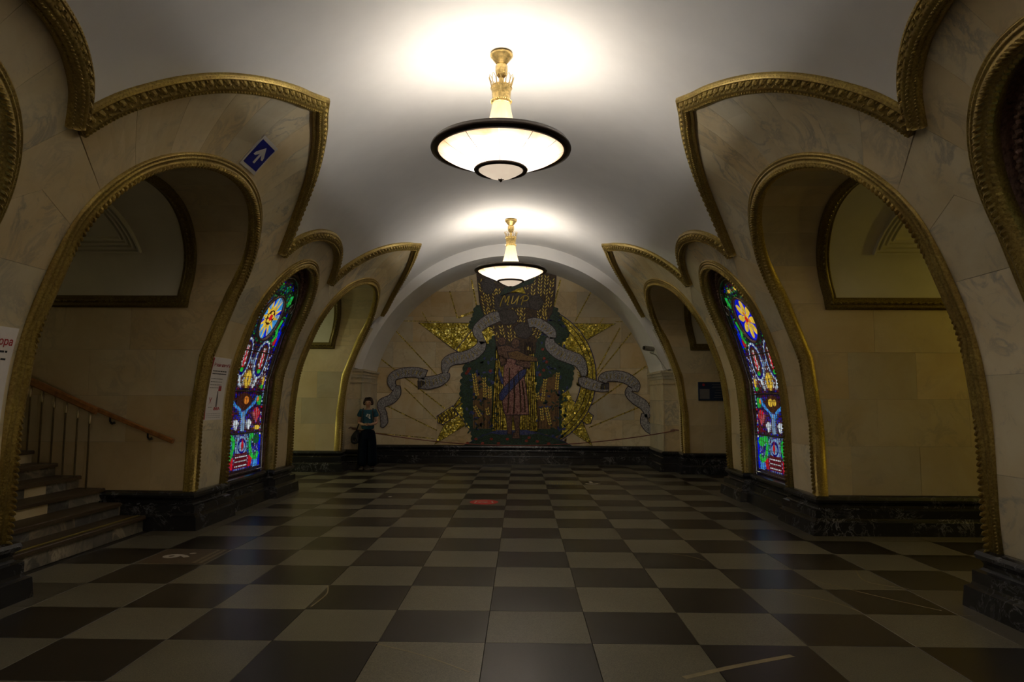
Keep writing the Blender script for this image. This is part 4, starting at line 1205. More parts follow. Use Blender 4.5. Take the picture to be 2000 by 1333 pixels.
piece('foliage', leafy([(927, 600), (950, 590), (975, 640), (955, 640), (938, 628), (922, 645), (914, 640), (922, 620)], 3, 7, 5), 'mosaic_green', .017, None)
piece('foliage', leafy([(1085, 672), (1078, 650), (1092, 628), (1106, 640), (1112, 655), (1100, 668)], 3, 7, 6), 'mosaic_green', .019, None)
rn = random.Random(9)
def leafcluster(x0, y0, x1, y1, n, cols, par):
    m = MB(); cm = ['mosaic_'+c for c in cols]
    for _ in range(n):
        x, y = rn.uniform(x0, x1), rn.uniform(y0, y1); a = rn.uniform(0, pi); l, w_ = rn.uniform(3, 5), rn.uniform(1.5, 2.4)
        pts = [(x+l*cos(t)*cos(a)-w_*sin(t)*sin(a), y+l*cos(t)*sin(a)+w_*sin(t)*cos(a)) for t in np.linspace(0, 2*pi, 7)[:-1]]
        m.prism(pts, ML, .015, .023, rn.randrange(len(cm)))
    m.build('leaves', cm, par, kind='stuff')
leafcluster(912, 700, 972, 850, 120, ['green', 'blue', 'green'], fl)
leafcluster(1048, 620, 1108, 850, 150, ['green', 'blue', 'green'], fr)
for x, y in ((914, 727), (917, 722), (1060, 683), (1063, 701), (1068, 708), (1055, 733), (1062, 724), (911, 731), (958, 726)):
    piece('fruit', [(x+3.2*cos(t), y+3.2*sin(t)) for t in np.linspace(0, 2*pi, 9)[:-1]], 'mosaic_red', .028, None)
# wheat: dark sheaf with golden ears
sheaf = piece('wheat_sheaf', [(930, 535), (943, 528), (1075, 528), (1086, 536), (1083, 580), (1078, 612), (1066, 632), (1050, 655), (1045, 690), (1000, 700), (972, 690), (966, 655), (948, 625), (936, 590)], 'mosaic_brown', .022)
def ears(lines, par, step=6.6, ln=8.2, wd=1.25, mat='gold_smalt', d=.026, skip=0.0):
    m = MB()
    for (x0, y0, x1, y1) in lines:
        q = hypot(x1-x0, y1-y0); ux, uy = (x1-x0)/q, (y1-y0)/q; t = 0
        while t < q:
            for sg in (-1, 1):
                if rn.random() < skip: continue
                cx, cy = x0+ux*t, y0+uy*t; a = atan2(uy, ux)+sg*.48; dx, dy = cos(a), sin(a)
                bx, by_ = cx-uy*sg*.8, cy+ux*sg*.8
                l = ln*rn.uniform(.8, 1.1)
                pts = [(bx, by_), (bx+dx*l*.5-dy*wd, by_+dy*l*.5+dx*wd), (bx+dx*l, by_+dy*l), (bx+dx*l*.5+dy*wd, by_+dy*l*.5-dx*wd)]
                m.prism(pts, ML, .01, d)
            t += step
    m.build('wheat_grains', mat, par, kind='stuff')
ears([(951, 622, 936, 548), (960, 618, 950, 572), (968, 610, 962, 555), (975, 602, 972, 566), (1028, 585, 1028, 540), (1040, 590, 1042, 536), (1052, 600, 1056, 535), (1063, 615, 1068, 540), (1073, 600, 1079, 545), (1055, 630, 1052, 606), (1066, 625, 1062, 606), (993, 612, 992, 602), (1003, 612, 1003, 602), (1013, 630, 1014, 603), (1021, 632, 1022, 604), (1005, 632, 1004, 622),
      (985, 668, 978, 638), (997, 668, 994, 636), (1008, 668, 1008, 636), (975, 668, 962, 642), (1048, 662, 1058, 640), (1038, 655, 1050, 632)], sheaf, skip=.12)
# fluted golden column of stalks behind the figure
for x0, x1, t0, t1 in ((962, 982, 970, 984), (1022, 1050, 1022, 1042)):
    st = piece('wheat_stalks', [(x0, 842), (x1, 842), (t1, 668), (t0, 668)], 'mosaic_gold_dim', .020)
    m = MB()
    for k in range(1, 7 if x0 > 1000 else 5):
        f_ = k/(7 if x0 > 1000 else 5); m.tube([ML(x0+(x1-x0)*f_, 841, .022), ML(t0+(t1-t0)*f_, 669, .022)], .008, 4)
    m.build('stalk_joint', 'mosaic_outline', st)
    m = MB()
    for k in range(26):
        f_ = rn.random(); y = rn.uniform(680, 835); h_ = rn.uniform(4, 11); x = x0+(x1-x0)*f_+(t0-x0)*(842-y)/174
        m.prism([(x-.8, y), (x+.8, y), (x+.8, y-h_), (x-.8, y-h_)], ML, .018, .024)
    m.build('stalk_glint', 'gold_smalt', st, kind='stuff')
piece('wheat_stalks', [(982, 842), (1022, 842), (1022, 800), (982, 800)], 'mosaic_gold_dim', .018)
for nm_, pts, lines in (('left', [(924, 735), (930, 728), (962, 765), (960, 838), (925, 838)], [(933, 775, 926, 735), (948, 778, 946, 742), (957, 780, 957, 758), (940, 815, 928, 795), (955, 812, 952, 800)]),
                        ('right', [(1049, 775), (1062, 745), (1085, 730), (1092, 735), (1092, 838), (1050, 838)], [(1060, 785, 1065, 742), (1087, 762, 1090, 730), (1052, 782, 1050, 772), (1075, 830, 1068, 800), (1060, 822, 1058, 800)])):
    wp = piece('wheat_field', pts, 'mosaic_tan', .021, None)
    ears(lines, wp, 5, 6, 1.5, d=.028)
    m = MB()
    for k in range(14):
        x = rn.uniform(min(p[0] for p in pts)+3, max(p[0] for p in pts)-3); m.tube([ML(x, 837, .022), ML(x+rn.uniform(-2, 2), rn.uniform(775, 800), .022)], .006, 3)
    m.build('stems', 'mosaic_brown', wp, kind='stuff')
# banner, doves' clouds and the word
piece('grey_cloud', [(938, 552), (948, 543), (962, 545), (967, 560), (958, 575), (944, 570)], 'mosaic_grey_dark', .030)
piece('gold_field', [(985, 572), (1005, 562), (1020, 560), (1027, 573)], 'mosaic_gold', .028)
piece('green_sprig', [(975, 575), (985, 562), (1000, 556), (1045, 543), (1040, 552), (1010, 562), (990, 572), (978, 578)], 'mosaic_green', .032)
piece('banner', [(966, 578), (985, 573), (1010, 571), (1030, 576), (1048, 580), (1058, 592), (1050, 606), (1030, 600), (1000, 600), (975, 608), (966, 604)], 'mosaic_grey_dark', .030)
piece('grey_cloud', [(970, 612), (985, 604), (1005, 608), (1012, 622), (1005, 632), (985, 634), (970, 626)], 'mosaic_grey_dark', .032)
piece('grey_cloud', [(1004, 640), (1018, 630), (1038, 636), (1040, 652), (1028, 662), (1010, 658)], 'mosaic_grey_dark', .032)
piece('grey_cloud', [(1032, 582), (1052, 575), (1062, 590), (1052, 606), (1036, 602)], 'mosaic_grey_dark', .033)
def stroke(pts, wdt=1.0, d=.036, mat='gold_smalt', name='letter'):
    c = catmull(pts, 5); m = MB(); m.tube([ML(x, y, d) for x, y in c], wdt*MU, 5); return m.build(name, mat, mu)
stroke([(976, 599), (979, 588), (985, 577.5), (986, 588), (987, 590), (994, 577.5), (992, 590), (990, 595), (993, 596)])
stroke([(1002, 577.5), (999, 590), (999, 593), (1004, 591), (1010, 583), (1013.5, 577.5), (1010, 588), (1009, 595)])
stroke([(1018, 596), (1020, 588), (1023, 578)]); stroke([(1016, 584), (1022, 578), (1029, 577.5), (1032, 582), (1028, 587), (1020, 588)])
# grey ribbons
def ribbon(pts, widths, name='ribbon', glyph=True, seed=0):
    c = catmull(pts, 6); wds = np.interp(np.linspace(0, 1, len(c)), np.linspace(0, 1, len(widths)), widths)
    lo, hi = [], []
    for i, p in enumerate(c):
        a, b = c[max(i-1, 0)], c[min(i+1, len(c)-1)]; t = (b[0]-a[0], b[1]-a[1]); q = hypot(*t) or 1; n_ = (-t[1]/q, t[0]/q)
        lo.append((p[0]+n_[0]*wds[i]/2, p[1]+n_[1]*wds[i]/2)); hi.append((p[0]-n_[0]*wds[i]/2, p[1]-n_[1]*wds[i]/2))
    o = piece(name, lo+hi[::-1], 'mosaic_grey', .034, 'mosaic_outline', 1.2)
    if glyph:
        m = MB(); rr = random.Random(seed); L = plen(c); d = 6
        while d < L[-1]-6:
            p = at(c, L, d); q = at(c, L, d+1); t = (q[0]-p[0], q[1]-p[1]); h_ = hypot(*t); t = (t[0]/h_, t[1]/h_); n_ = (-t[1], t[0]); wl = float(np.interp(d, L, wds))*.26
            if abs(t[0]) > .5:
                k = rr.choice((0, 1, 2))
                A0 = (p[0]-n_[0]*wl, p[1]-n_[1]*wl); A1 = (p[0]+n_[0]*wl, p[1]+n_[1]*wl)
                m.tube([ML(*A0, .036), ML(*A1, .036)], .006, 4)
                if k: B = (p[0]+t[0]*3.2-n_[0]*wl*(1 if k == 1 else 0), p[1]+t[1]*3.2-n_[1]*wl*(1 if k == 1 else 0)); m.tube([ML(*A1, .036), ML(*B, .036)], .006, 4)
            d += 7.5
        m.build('lettering', 'mosaic_ray', o, kind='stuff')
    return o
ribbon([(748, 836), (752, 826), (750, 812)], [4, 13, 12], glyph=False)
ribbon([(752, 812), (746, 800), (748, 790), (765, 782), (775, 770), (777, 756)], [10, 12, 17, 17, 16, 8], glyph=False)
ribbon([(771, 762), (765, 750), (768, 738), (785, 731), (810, 729), (831, 735)], [10, 14, 16, 18, 18, 20], seed=1)
piece('ribbon_fold', [(817, 747), (832, 749), (818, 761)], 'mosaic_grey_dark', .036)
ribbon([(818, 750), (835, 750), (855, 746), (869, 738), (872, 730)], [18, 24, 22, 18, 10], seed=2)
ribbon([(869, 730), (872, 712), (885, 703), (905, 700), (925, 692), (938, 680), (941, 668)], [8, 20, 22, 22, 22, 20, 14], seed=3)
ribbon([(944, 672), (934, 655), (932, 645), (944, 632), (962, 622), (975, 618)], [10, 15, 18, 20, 22, 18], seed=4)
ribbon([(1032, 632), (1046, 630), (1062, 638), (1076, 650), (1080, 662)], [16, 18, 20, 20, 10], seed=5)
ribbon([(1074, 660), (1076, 676), (1092, 690), (1112, 698), (1130, 706), (1139, 722), (1140, 735)], [12, 22, 24, 24, 24, 16, 8], seed=6)
ribbon([(1137, 738), (1140, 746), (1156, 752), (1175, 757), (1188, 757)], [10, 20, 20, 16, 12], seed=7)
piece('ribbon_fold', [(1175, 752), (1188, 749), (1188, 760), (1174, 759)], 'mosaic_grey_dark', .036)
ribbon([(1176, 746), (1182, 737), (1205, 735), (1225, 740), (1240, 752), (1240, 764)], [16, 18, 20, 20, 18, 10], seed=8)
ribbon([(1231, 758), (1227, 768), (1240, 780), (1255, 790), (1262, 802), (1262, 815)], [10, 12, 18, 18, 14, 8], glyph=False)
ribbon([(1258, 808), (1257, 824), (1266, 836), (1278, 848)], [10, 14, 16, 6], glyph=False)
# mound with flowers
md = piece('flowery_mound', [(905, 872), (922, 864), (945, 852), (965, 846), (1045, 845), (1075, 853), (1100, 862), (1120, 872)], 'mosaic_green', .032, 'mosaic_blue_line')
leafcluster(925, 850, 1105, 870, 110, ['green', 'blue', 'tan'], md)
piece('water', [(955, 846), (975, 841), (1030, 840), (1052, 846), (1030, 850), (975, 849)], 'mosaic_blue', .034, None)
for x, y in ((931, 858), (961, 858), (992, 858), (1029, 861), (1034, 855), (1072, 866), (915, 866), (1050, 862), (975, 866), (944, 866)):
    piece('flower', [(x+3.5*cos(t), y+2.6*sin(t)) for t in np.linspace(0, 2*pi, 8)[:-1]], 'mosaic_red', .042, None)
# standing figure in a long pink dress with a blue scarf, plain and faceless
fg = piece('robed_figure', [(992, 690), (985, 715), (984, 740), (984, 760), (982, 782), (984, 800), (988, 811), (1033, 810), (1030, 780), (1025, 745), (1021, 715), (1012, 690)], 'mosaic_pink', .042, parent=mu)
for x0, y0, x1, y1 in ((995, 720, 992, 808), (1004, 740, 1004, 808), (1012, 725, 1018, 806), (1020, 745, 1026, 806)):
    m = MB(); m.tube([ML(x0, y0, .043), ML((x0+x1)/2+1.5, (y0+y1)/2, .045), ML(x1, y1, .043)], .017, 5); m.build('fold', 'mosaic_brown', fg)
for x in (994, 1009): piece('leg', [(x-5, 812), (x+7, 812), (x+5, 832), (x+6, 848), (x-1, 848), (x-2, 832)], 'mosaic_skin', .038)
piece('foot', [(1004, 846), (1014, 846), (1016, 856), (1002, 856)], 'mosaic_skin', .040)
piece('arm', [(1012, 698), (1030, 700), (1036, 712), (1034, 720), (1020, 717), (1008, 712)], 'mosaic_skin', .048)
piece('arm', [(980, 690), (990, 692), (988, 712), (980, 716), (976, 700)], 'mosaic_skin', .044)
piece('held_bundle', [(992, 690), (1010, 686), (1030, 696), (1048, 700), (1050, 706), (1030, 706), (1010, 704), (995, 700)], 'mosaic_tan', .050)
piece('blue_scarf', [(976, 772), (985, 758), (1005, 738), (1018, 725), (1028, 722), (1026, 732), (1010, 750), (990, 772), (982, 783), (977, 782)], 'mosaic_blue', .052)
piece('blue_scarf', [(975, 720), (982, 740), (984, 752), (980, 750), (974, 730)], 'mosaic_blue', .040)
for (x, y, rx, ry_) in ((1007, 672, 8, 9), (980, 668, 7.5, 7.5)):
    piece('head', [(x+rx*cos(t), y+ry_*sin(t)) for t in np.linspace(0, 2*pi, 15)[:-1]], 'mosaic_skin', .050)
piece('torso', [(972, 678), (990, 676), (1002, 680), (1016, 682), (1014, 696), (990, 702), (974, 694)], 'mosaic_skin', .046)

# ------------------------------------------------------------------ red rope in front of the mural with its wall hooks
p0, p1 = (CX-PILX-.17, RING_Y-.08, .93), (CX+PILX+.23, RING_Y-.08, .93)
rp = empty('barrier_rope', (CX, RING_Y-.06, .5), None, 'thin dark red rope sagging across the foot of the mural between wall hooks', 'rope')
def rl(p): return (p[0]-CX, p[1]-RING_Y+.06, p[2]-.5)
m = MB(); pts = []
for i in range(41):
    t = i/40; pts.append(rl((p0[0]+(p1[0]-p0[0])*t, p0[1], p0[2]-.36*(1-(2*t-1)**2))))
m.tube(pts, .011, 6); m.build('cord', 'rope_red', rp, smooth=True)
for p in (p0, p1):
    m = MB(); m.tube([rl((p[0]-.09, RING_Y-.02, .94)), rl((p[0]-.04, RING_Y-.06, .965)), rl((p[0]+.02, RING_Y-.08, .95)), rl((p[0]+.09, RING_Y-.02, .94))], .016, 6); m.build('hook', 'bronze_dark', rp, smooth=True)

# ------------------------------------------------------------------ camera on the right capital
cc = empty('security_camera', (3.34, RING_Y-.05, 2.31), None, 'small grey security camera on a thin arm above the right pilaster', 'camera')
m = MB(); m.lathe([(0, 0), (.05, 0), (.05, .02), (.02, .05), (0, .05)], 14); m.tube([(0, 0, .04), (-.05, 0, .13), (-.22, -.02, .36)], .012, 6); m.tube([(-.22, -.02, .36), (-.36, -.03, .42)], .014, 6); m.build('bracket', 'cctv_grey', cc, smooth=True)
m = MB(); d = Vector((-.93, -.2, .12)).normalized(); c0 = Vector((-.26, -.03, .49)); 
m.tube([c0, c0+d*.03, c0+d*.24], [.04, .058, .058], 10); hs = m.build('housing', 'cctv_grey', cc, smooth=True)
m = MB(); m.tube([c0+d*.24, c0+d*.27], .045, 10); m.build('lens', 'iron_black', hs, smooth=True)
m = MB(); m.tube([c0+Vector((0, 0, -.04)), Vector((-.30, -.03, .40))], .01, 6); m.build('swivel', 'cctv_grey', cc)

# ------------------------------------------------------------------ signs and posters
def surf_quad(P, y0, y1, s0, s1, off, th, nu=2, nv=6):
    m = MB(); m.grid([[P(y0+(y1-y0)*i/nu, s0+(s1-s0)*j/nv, off+th) for j in range(nv+1)] for i in range(nu+1)])
    rim = [(y0, s0+(s1-s0)*j/nv) for j in range(nv+1)]+[(y0+(y1-y0)*i/nu, s1) for i in range(1, nu+1)]+[(y1, s1+(s0-s1)*j/nv) for j in range(1, nv+1)]+[(y1+(y0-y1)*i/nu, s0) for i in range(1, nu)]
    m.grid([[P(a, b, off+th), P(a, b, off-.002)] for a, b in rim], close_u=True); return m
PLw = wallP(-1)
def local(o, mesh_builder):
    l = o.location; mesh_builder.v = [(x-l[0], y-l[1], z-l[2]) for x, y, z in mesh_builder.v]; return mesh_builder
sg = empty('direction_sign', PLw(7.13, 4.08), None, 'blue sign with a white arrow on the marble above the nearest left passage', 'sign')
def warp(y, s): return (y-.02+(y-7.125)*.06-.12*(s-4.08), s)
def SP(y, s, o=0.0): a, b = warp(y, s); return PLw(a, b, o)
m = surf_quad(SP, 6.94, 7.31, 3.885, 4.275, .004, .012); local(sg, m).build('white_plate', 'sign_white', sg)
m = surf_quad(SP, 6.965, 7.285, 3.925, 4.235, .014, .004); local(sg, m).build('blue_field', 'sign_blue', sg)
m = MB(); ar = [(7.105, 3.98), (7.145, 3.98), (7.145, 4.10), (7.20, 4.055), (7.235, 4.055), (7.225, 4.09), (7.125, 4.19), (7.025, 4.09), (7.015, 4.055), (7.05, 4.055), (7.105, 4.10)]
m.prism(ar, SP, .016, .021); local(sg, m).build('white_arrow', 'sign_white', sg)
def surf_text(P, txt, size, y, s, off, mat, parent, name='print', bold=0.0, flip=1):
    V, Fc = text_geo(txt, size, bold); m = MB(); m.add([P(y+a*flip, s+b, off) for a, b in V], Fc)
    return local(parent, m).build(name, mat, parent)
def bars(P, y0, y1, rows_, mat, parent, off, h_=.009):
    m = MB(); rr = random.Random(4)
    for s_ in rows_:
        y = y0
        while y < y1:
            wd = rr.uniform(.02, .06); e = min(y+wd, y1)
            m.add([P(y, s_, off), P(e, s_, off), P(e, s_+h_, off), P(y, s_+h_, off)], [(0, 1, 2, 3)]); y = e+.008
    local(parent, m).build('small_print', mat, parent)
def poster(y0, y1, s0, s1, lab, kind):
    po = empty('poster', PLw((y0+y1)/2, s0), None, lab, 'poster')
    m = surf_quad(PLw, y0, y1, s0, s1, .003, .003); local(po, m).build('paper', 'poster_paper', po)
    o = .0085; W_ = y1-y0
    if kind == 'first':
        m = surf_quad(PLw, y0+.008, y0+.055, s0+.01, s1-.01, .006, .0015, 1, 6); local(po, m).build('red_band', 'print_red', po)
        surf_text(PLw, 'Режим изменён', .062, y0+.085, s1-.12, o, 'print_red', po, bold=.0012)
        bars(PLw, y0+.09, y0+.50, [s1-.19, s1-.225], 'print_dark', po, o, .014)
        bars(PLw, y0+.09, y0+.42, [s1-.29, s1-.33, s1-.37, s1-.41], 'print_grey', po, o, .009)
        bars(PLw, y0+.09, y0+.50, [s0+.03, s0+.055, s0+.08], 'print_pale', po, o, .007)
        m = surf_quad(PLw, y0+.36, y0+.44, s0+.385, s0+.45, .006, .0015, 1, 1); local(po, m).build('red_square', 'print_red', po)
        m = MB(); m.prism([(y0+.33, s0+.17), (y0+.37, s0+.17), (y0+.375, s0+.30), (y0+.36, s0+.385), (y0+.345, s0+.385), (y0+.335, s0+.30)], PLw, .006, .0082); local(po, m).build('dark_shape', 'print_grey', po)
        surf_text(PLw, 'Х', .13, y0+.12, s0+.20, o, 'print_red', po, bold=.002)
        bars(PLw, y0+.12, y0+.22, [s0+.165], 'print_dark', po, o, .006)
        m = MB(); c = catmull([(y0+.28, s0+.13), (y0+.31, s0+.165), (y0+.33, s0+.13), (y0+.36, s0+.165), (y0+.39, s0+.13), (y0+.42, s0+.165), (y0+.45, s0+.135)], 4); m.tube([PLw(a, b, .007) for a, b in c], .006, 4); local(po, m).build('red_scrawl', 'print_red', po)
    else:
        surf_text(PLw, 'гора', .085, y1-.21, s1-.14, o, 'print_red', po, bold=.0015)
        bars(PLw, y0+.08, y1-.06, [s1-.20, s1-.26], 'print_dark', po, o, .016)
        bars(PLw, y0+.08, y1-.10, [s1-.33], 'print_red', po, o, .010)
        bars(PLw, y0+.08, y1-.07, [s1-.42, s1-.47], 'print_grey', po, o, .010)
    return po
poster(8.755, 9.32, .87, 1.70, 'white notice with a red side band on the marble strip left of the star window', 'first')
poster(4.76, 5.33, .87, 1.70, 'white notice with red heading on the pier at the left edge of the picture', 'second')

jy2 = BAYS[3]['y']+(PASS_HW-.04)*BAYS[3]['k']
bd = empty('notice_board', (4.25, jy2-.01, 1.83), None, 'dark blue notice board on the far side of the farthest right passage', 'sign')
m = MB(); m.bbox((-.29, -.208, -.0), (.33, .208, .02), .003); m.v = [(x, -z, y) for x, y, z in m.v]; m.build('board', 'board_navy', bd)
def bl(x, z, d=0.0): return (x, -.022-d, z)
m = MB(); m.prism([(-.17+.03*cos(t), .145+.03*sin(t)) for t in np.linspace(0, 2*pi, 13)[:-1]], bl, -.001, .002); m.build('red_dot', 'print_red', bd)
m = MB()
for z, a, b in ((.15, .02, .26), (.11, .04, .24), (.08, .02, .28), (.02, .10, .22), (-.04, .08, .22), (-.10, .08, .22), (-.14, .05, .28)): m.add([bl(a, z), bl(b, z), bl(b, z+.010), bl(a, z+.010)], [(0, 1, 2, 3)])
m.build('small_print', 'print_grey', bd)
m = MB(); m.add([bl(-.26, -.17), bl(-.04, -.17), bl(-.04, .05), bl(-.26, .05)], [(0, 1, 2, 3)]); m.build('pale_square', 'print_grey', bd)

# ------------------------------------------------------------------ stickers on the floor
def fl3(x, y, d=0.0): return (x, y, d)
st = empty('floor_sticker', (-.58, 11.0, 0), None, 'round red floor sticker with a white mark in the middle of the hall', 'sticker')
m = MB(); m.prism([(.225*cos(t), .25*sin(t)) for t in np.linspace(0, 2*pi, 33)[:-1]], fl3, .0003, .002); m.build('disc', 'sticker_red', st)
m = MB()
for sx in (-1, 1): m.add([fl3(sx*.13, -.11, .0026), fl3(sx*.155, -.11, .0026), fl3(sx*.135, .09, .0026), fl3(sx*.11, .09, .0026)], [(0, 1, 2, 3)])
m.add([fl3(-.09, .06, .0026), fl3(.05, .06, .0026), fl3(.05, .09, .0026), fl3(-.09, .09, .0026)], [(0, 1, 2, 3)]); m.add([fl3(-.06, -.09, .0026), fl3(.03, -.09, .0026), fl3(.07, .0, .0026), fl3(.04, .0, .0026)], [(0, 1, 2, 3)])
m.add([fl3(-.10, -.02, .0026), fl3(-.06, -.09, .0026), fl3(-.03, -.09, .0026), fl3(-.07, .0, .0026)], [(0, 1, 2, 3)]); m.build('white_mark', 'sticker_white', st)
st = empty('floor_sticker', (-3.42, 7.12, 0), None, 'brown floor marking with a large pale 9 beside the left stairs', 'sticker')
m = MB(); m.box((-.33, -.33, .0003), (.33, .32, .0014)); m.build('field', 'granite_brown', st)
V, Fc = text_geo('9.', .36, .012); m = MB(); m.add([(-b+.04, a-.10, .002) for a, b in V], Fc); m.build('numeral', 'sticker_white', st)
m = MB()
for k, x in enumerate((.20, .265)):
    y = -.28
    while y < .26: m.add([(x, y, .002), (x+.035, y, .002), (x+.035, y+.03, .002), (x, y+.03, .002)], [(0, 1, 2, 3)]); y += .045
m.build('small_print', 'vein_pale', st)
st = empty('floor_sticker', (.82, 13.52, 0), None, 'line of worn yellow lettering on the dark floor before the mural', 'sticker')
m = MB()
for k in range(11):
    x = -.27+.05*k
    m.add([(x, -.1, .001), (x+.012, -.1, .001), (x+.012, .1, .001), (x, .1, .001)], [(0, 1, 2, 3)])
    if k % 2: m.add([(x, .08, .001), (x+.035, .08, .001), (x+.035, .1, .001), (x, .1, .001)], [(0, 1, 2, 3)])
m.build('worn_lettering', 'sticker_yellow', st)
st = empty('floor_sticker', (1.38, 13.55, 0), None, 'small white curved mark on the floor beside the yellow lettering', 'sticker')
m = MB(); m.prism([(.14*cos(t), .1+.24*sin(t)) for t in np.linspace(radians(200), radians(340), 12)]+[(.11*cos(t), .12+.19*sin(t)) for t in np.linspace(radians(340), radians(200), 12)], fl3, .0003, .0015); m.prism([(-.03, .05), (.03, .05), (.02, .35), (-.03, .32)], fl3, .0003, .002); m.build('mark', 'sticker_white', st)
m = MB(); m.prism([(.03*cos(t), .05*sin(t)) for t in np.linspace(0, 2*pi, 9)[:-1]], fl3, .0003, .003); o = m.build('paper_scrap', 'sticker_white'); o.location = (-2.165, 11.52, 0); tag(o, 'tiny white scrap lying on the floor tiles left of the red sticker', 'litter')

# ------------------------------------------------------------------ the woman by the left pilaster
def skin_obj(name, verts, edges, radii, mat, parent, sub=2, root=0, flat=None):
    me = bpy.data.meshes.new(name); me.from_pydata(verts, edges, []); me.materials.append(MATS[mat])
    o = bpy.data.objects.new(name, me); COL.objects.link(o); o.parent = parent
    md = o.modifiers.new('skin', 'SKIN'); md.use_smooth_shade = True
    for i, v in enumerate(me.skin_vertices[0].data):
        r = radii[i]; v.radius = r if isinstance(r, tuple) else (r, r); v.use_root = (i == root)
    sb = o.modifiers.new('sub', 'SUBSURF'); sb.levels = sub; sb.render_levels = sub
    return o
wx, wy = -3.50, 15.72
wm = empty('person', (wx, wy, .0), None, 'woman in teal t-shirt and dark trousers looking up beside the mural', 'person', rz=radians(8))
V = [(0, 0, .88), (0, 0, 1.02), (0, .0, 1.18), (0, .01, 1.32), (0, .0, 1.385), (0, -.01, 1.43),
     (-.09, 0, .86), (-.10, -.01, .48), (-.11, .02, .09), (.09, 0, .86), (.10, -.01, .48), (.12, .02, .09),
     (-.155, 0, 1.335), (-.20, -.01, 1.08), (-.09, -.17, 1.04), (.155, 0, 1.335), (.20, -.01, 1.08), (.08, -.18, 1.04),
     (0, -.015, 1.46), (0, -.035, 1.53), (0, -.03, 1.585), (-.115, -.12, .04), (.13, -.12, .04), (-.035, -.205, 1.045), (.03, -.205, 1.045)]
Ed = [(0, 1), (1, 2), (2, 3), (3, 4), (4, 5), (0, 6), (6, 7), (7, 8), (0, 9), (9, 10), (10, 11), (3, 12), (12, 13), (13, 14), (3, 15), (15, 16), (16, 17), (5, 18), (18, 19), (19, 20), (8, 21), (11, 22), (14, 23), (17, 24)]
Rd = [(.13, .10), (.11, .085), (.115, .09), (.12, .08), (.05, .05), .046, .085, .058, .04, .085, .058, .04, .055, .040, .028, .055, .040, .028, (.055, .065), (.078, .088), (.062, .075), .034, .034, .026, .026]
skin_obj('body', V, Ed, Rd, 'skin', wm)
# face
m = MB(); m.tube([(0, -.118, 1.545), (0, -.138, 1.522), (0, -.122, 1.508)], [.008, .014, .008], 8); m.build('nose', 'skin', wm, smooth=True)
for sx in (-1, 1):
    m = MB(); m.lathe([(0, .009), (.011, 0), (0, -.009)], 8, (sx*.030, -.113, 1.548)); m.build('eye', 'iron_black', wm, smooth=True)
    m = MB(); m.tube([(sx*.078, -.02, 1.55), (sx*.084, -.015, 1.53), (sx*.078, -.02, 1.505)], .012, 6); m.build('ear', 'skin', wm, smooth=True)
m = MB(); m.tube([(-.022, -.113, 1.488), (0, -.120, 1.486), (.022, -.113, 1.488)], [.004, .007, .004], 6); m.build('mouth', 'print_red', wm, smooth=True)
hv = [(0, .03, 1.585), (0, -.01, 1.625), (-.06, .0, 1.60), (.06, .0, 1.60), (-.088, .0, 1.54), (.088, .0, 1.54), (-.08, .03, 1.47), (.08, .03, 1.47), (0, .07, 1.54), (0, .07, 1.46)]
skin_obj('hair', hv, [(0, 1), (0, 2), (0, 3), (2, 4), (3, 5), (4, 6), (5, 7), (0, 8), (8, 9)], [.08, .055, .055, .055, .042, .042, .036, .036, .06, .055], 'hair_brown', wm)
sv = [(0, 0, .90), (0, 0, 1.03), (0, 0, 1.18), (0, .01, 1.30), (0, .005, 1.365), (-.15, 0, 1.335), (-.20, -.005, 1.20), (.15, 0, 1.335), (.20, -.005, 1.20)]
skin_obj('t_shirt', sv, [(0, 1), (1, 2), (2, 3), (3, 4), (3, 5), (5, 6), (3, 7), (7, 8)], [(.175, .14), (.155, .12), (.15, .12), (.145, .105), (.065, .06), .072, .070, .072, .070], 'shirt_teal', wm)
m = MB()
for (x, z, w_, h_) in ((.0, 1.265, .035, .035), (.045, 1.25, .028, .05), (.03, 1.21, .05, .02), (-.02, 1.235, .03, .03), (.05, 1.185, .03, .03)): m.box((x-w_/2, -.128, z-h_/2), (x+w_/2, -.100, z+h_/2))
m.build('shirt_print', 'sign_white', wm)
tv = [(0, 0, .97), (0, 0, .84), (-.085, 0, .74), (-.10, -.01, .45), (-.11, -.01, .07), (.085, 0, .74), (.105, -.01, .45), (.12, -.01, .07)]
skin_obj('trousers', tv, [(0, 1), (1, 2), (2, 3), (3, 4), (1, 5), (5, 6), (6, 7)], [(.155, .12), (.17, .13), .125, .12, .125, .125, .12, .125], 'trousers_dark', wm)
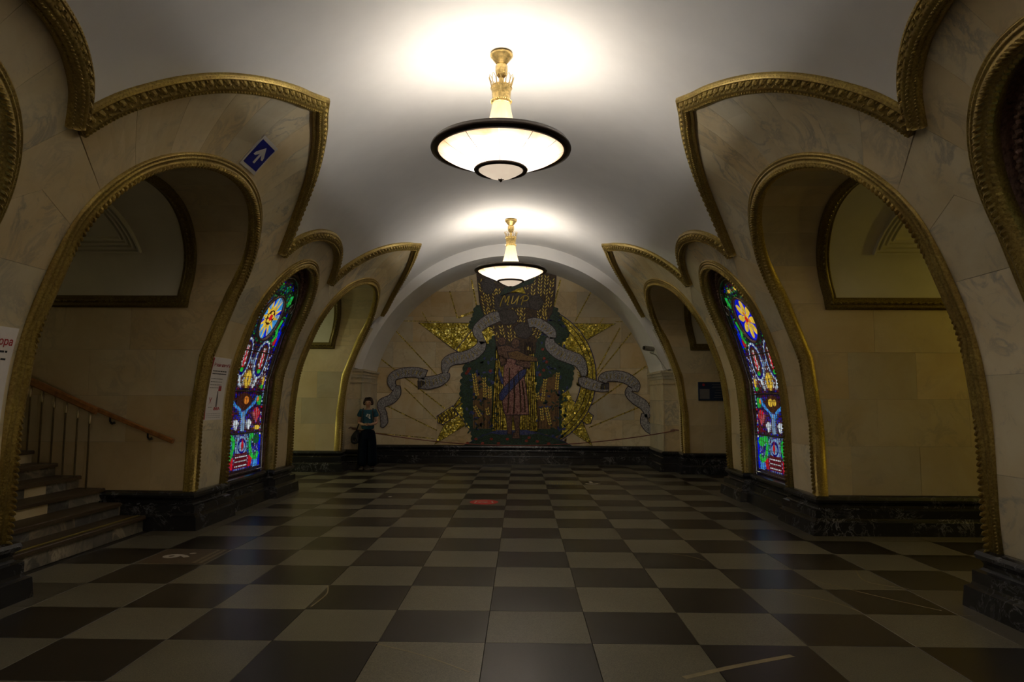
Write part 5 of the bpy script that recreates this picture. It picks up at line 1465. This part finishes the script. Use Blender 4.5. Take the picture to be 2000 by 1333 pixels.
for sx in (-1, 1):
    skin_obj('shoe', [(sx*.118, .05, .05), (sx*.12, -.06, .05), (sx*.13, -.17, .038)], [(0, 1), (1, 2)], [(.06, .05), (.06, .05), (.055, .038)], 'iron_black', wm, 1)
# hands: palm and five bent fingers each, one hand resting in the other
for sx in (-1, 1):
    o = .012 if sx > 0 else 0
    hv = [(sx*.05, -.20+o, 1.045), (sx*.015, -.225+o, 1.045)]; he = [(0, 1)]; hr_ = [(.022, .016), (.026, .014)]
    for f_ in range(4):
        b0 = len(hv); z = 1.065-.014*f_; l = (.9, 1.0, .95, .8)[f_]
        hv += [(sx*.005, -.228+o, z), (-sx*.018*l, -.225+o, z-.006), (-sx*.034*l, -.205+o, z-.012)]; he += [(1, b0), (b0, b0+1), (b0+1, b0+2)]; hr_ += [.008, .0075, .0065]
    b0 = len(hv); hv += [(sx*.035, -.225+o, 1.07), (sx*.012, -.240+o, 1.078)]; he += [(0, b0), (b0, b0+1)]; hr_ += [.010, .008]
    skin_obj('hand', hv, he, hr_, 'skin', wm, 1)
for sx in (-1, 1):
    m = MB(); m.tube([(sx*.105, .12, 1.10), (sx*.115, .11, 1.30), (sx*.11, .03, 1.395), (sx*.11, -.085, 1.345), (sx*.12, -.125, 1.22), (sx*.14, -.09, 1.08)], .017, 6); m.build('shoulder_strap', 'bag_black', wm, smooth=True)
bg = empty('shoulder_bag', (wx-.27, wy-.03, .62), None, 'black bag hanging at the hip of the woman in the teal t-shirt', 'bag')
bv = [(.06, 0, .30), (.0, 0, .22), (-.06, -.01, .10), (-.05, -.01, .0), (.08, 0, .02), (.04, 0, .14)]
skin_obj('bag_body', bv, [(0, 1), (1, 2), (2, 3), (3, 4), (1, 5), (4, 5)], [(.06, .05), (.08, .06), (.10, .07), (.09, .07), (.08, .06), (.09, .06)], 'bag_black', bg)
m = MB(); m.tube([(.02, -.0, .28), (.09, .0, .48), (.135, .02, .72), (.17, .03, .77)], .014, 6); m.build('bag_strap', 'bag_black', bg, smooth=True)
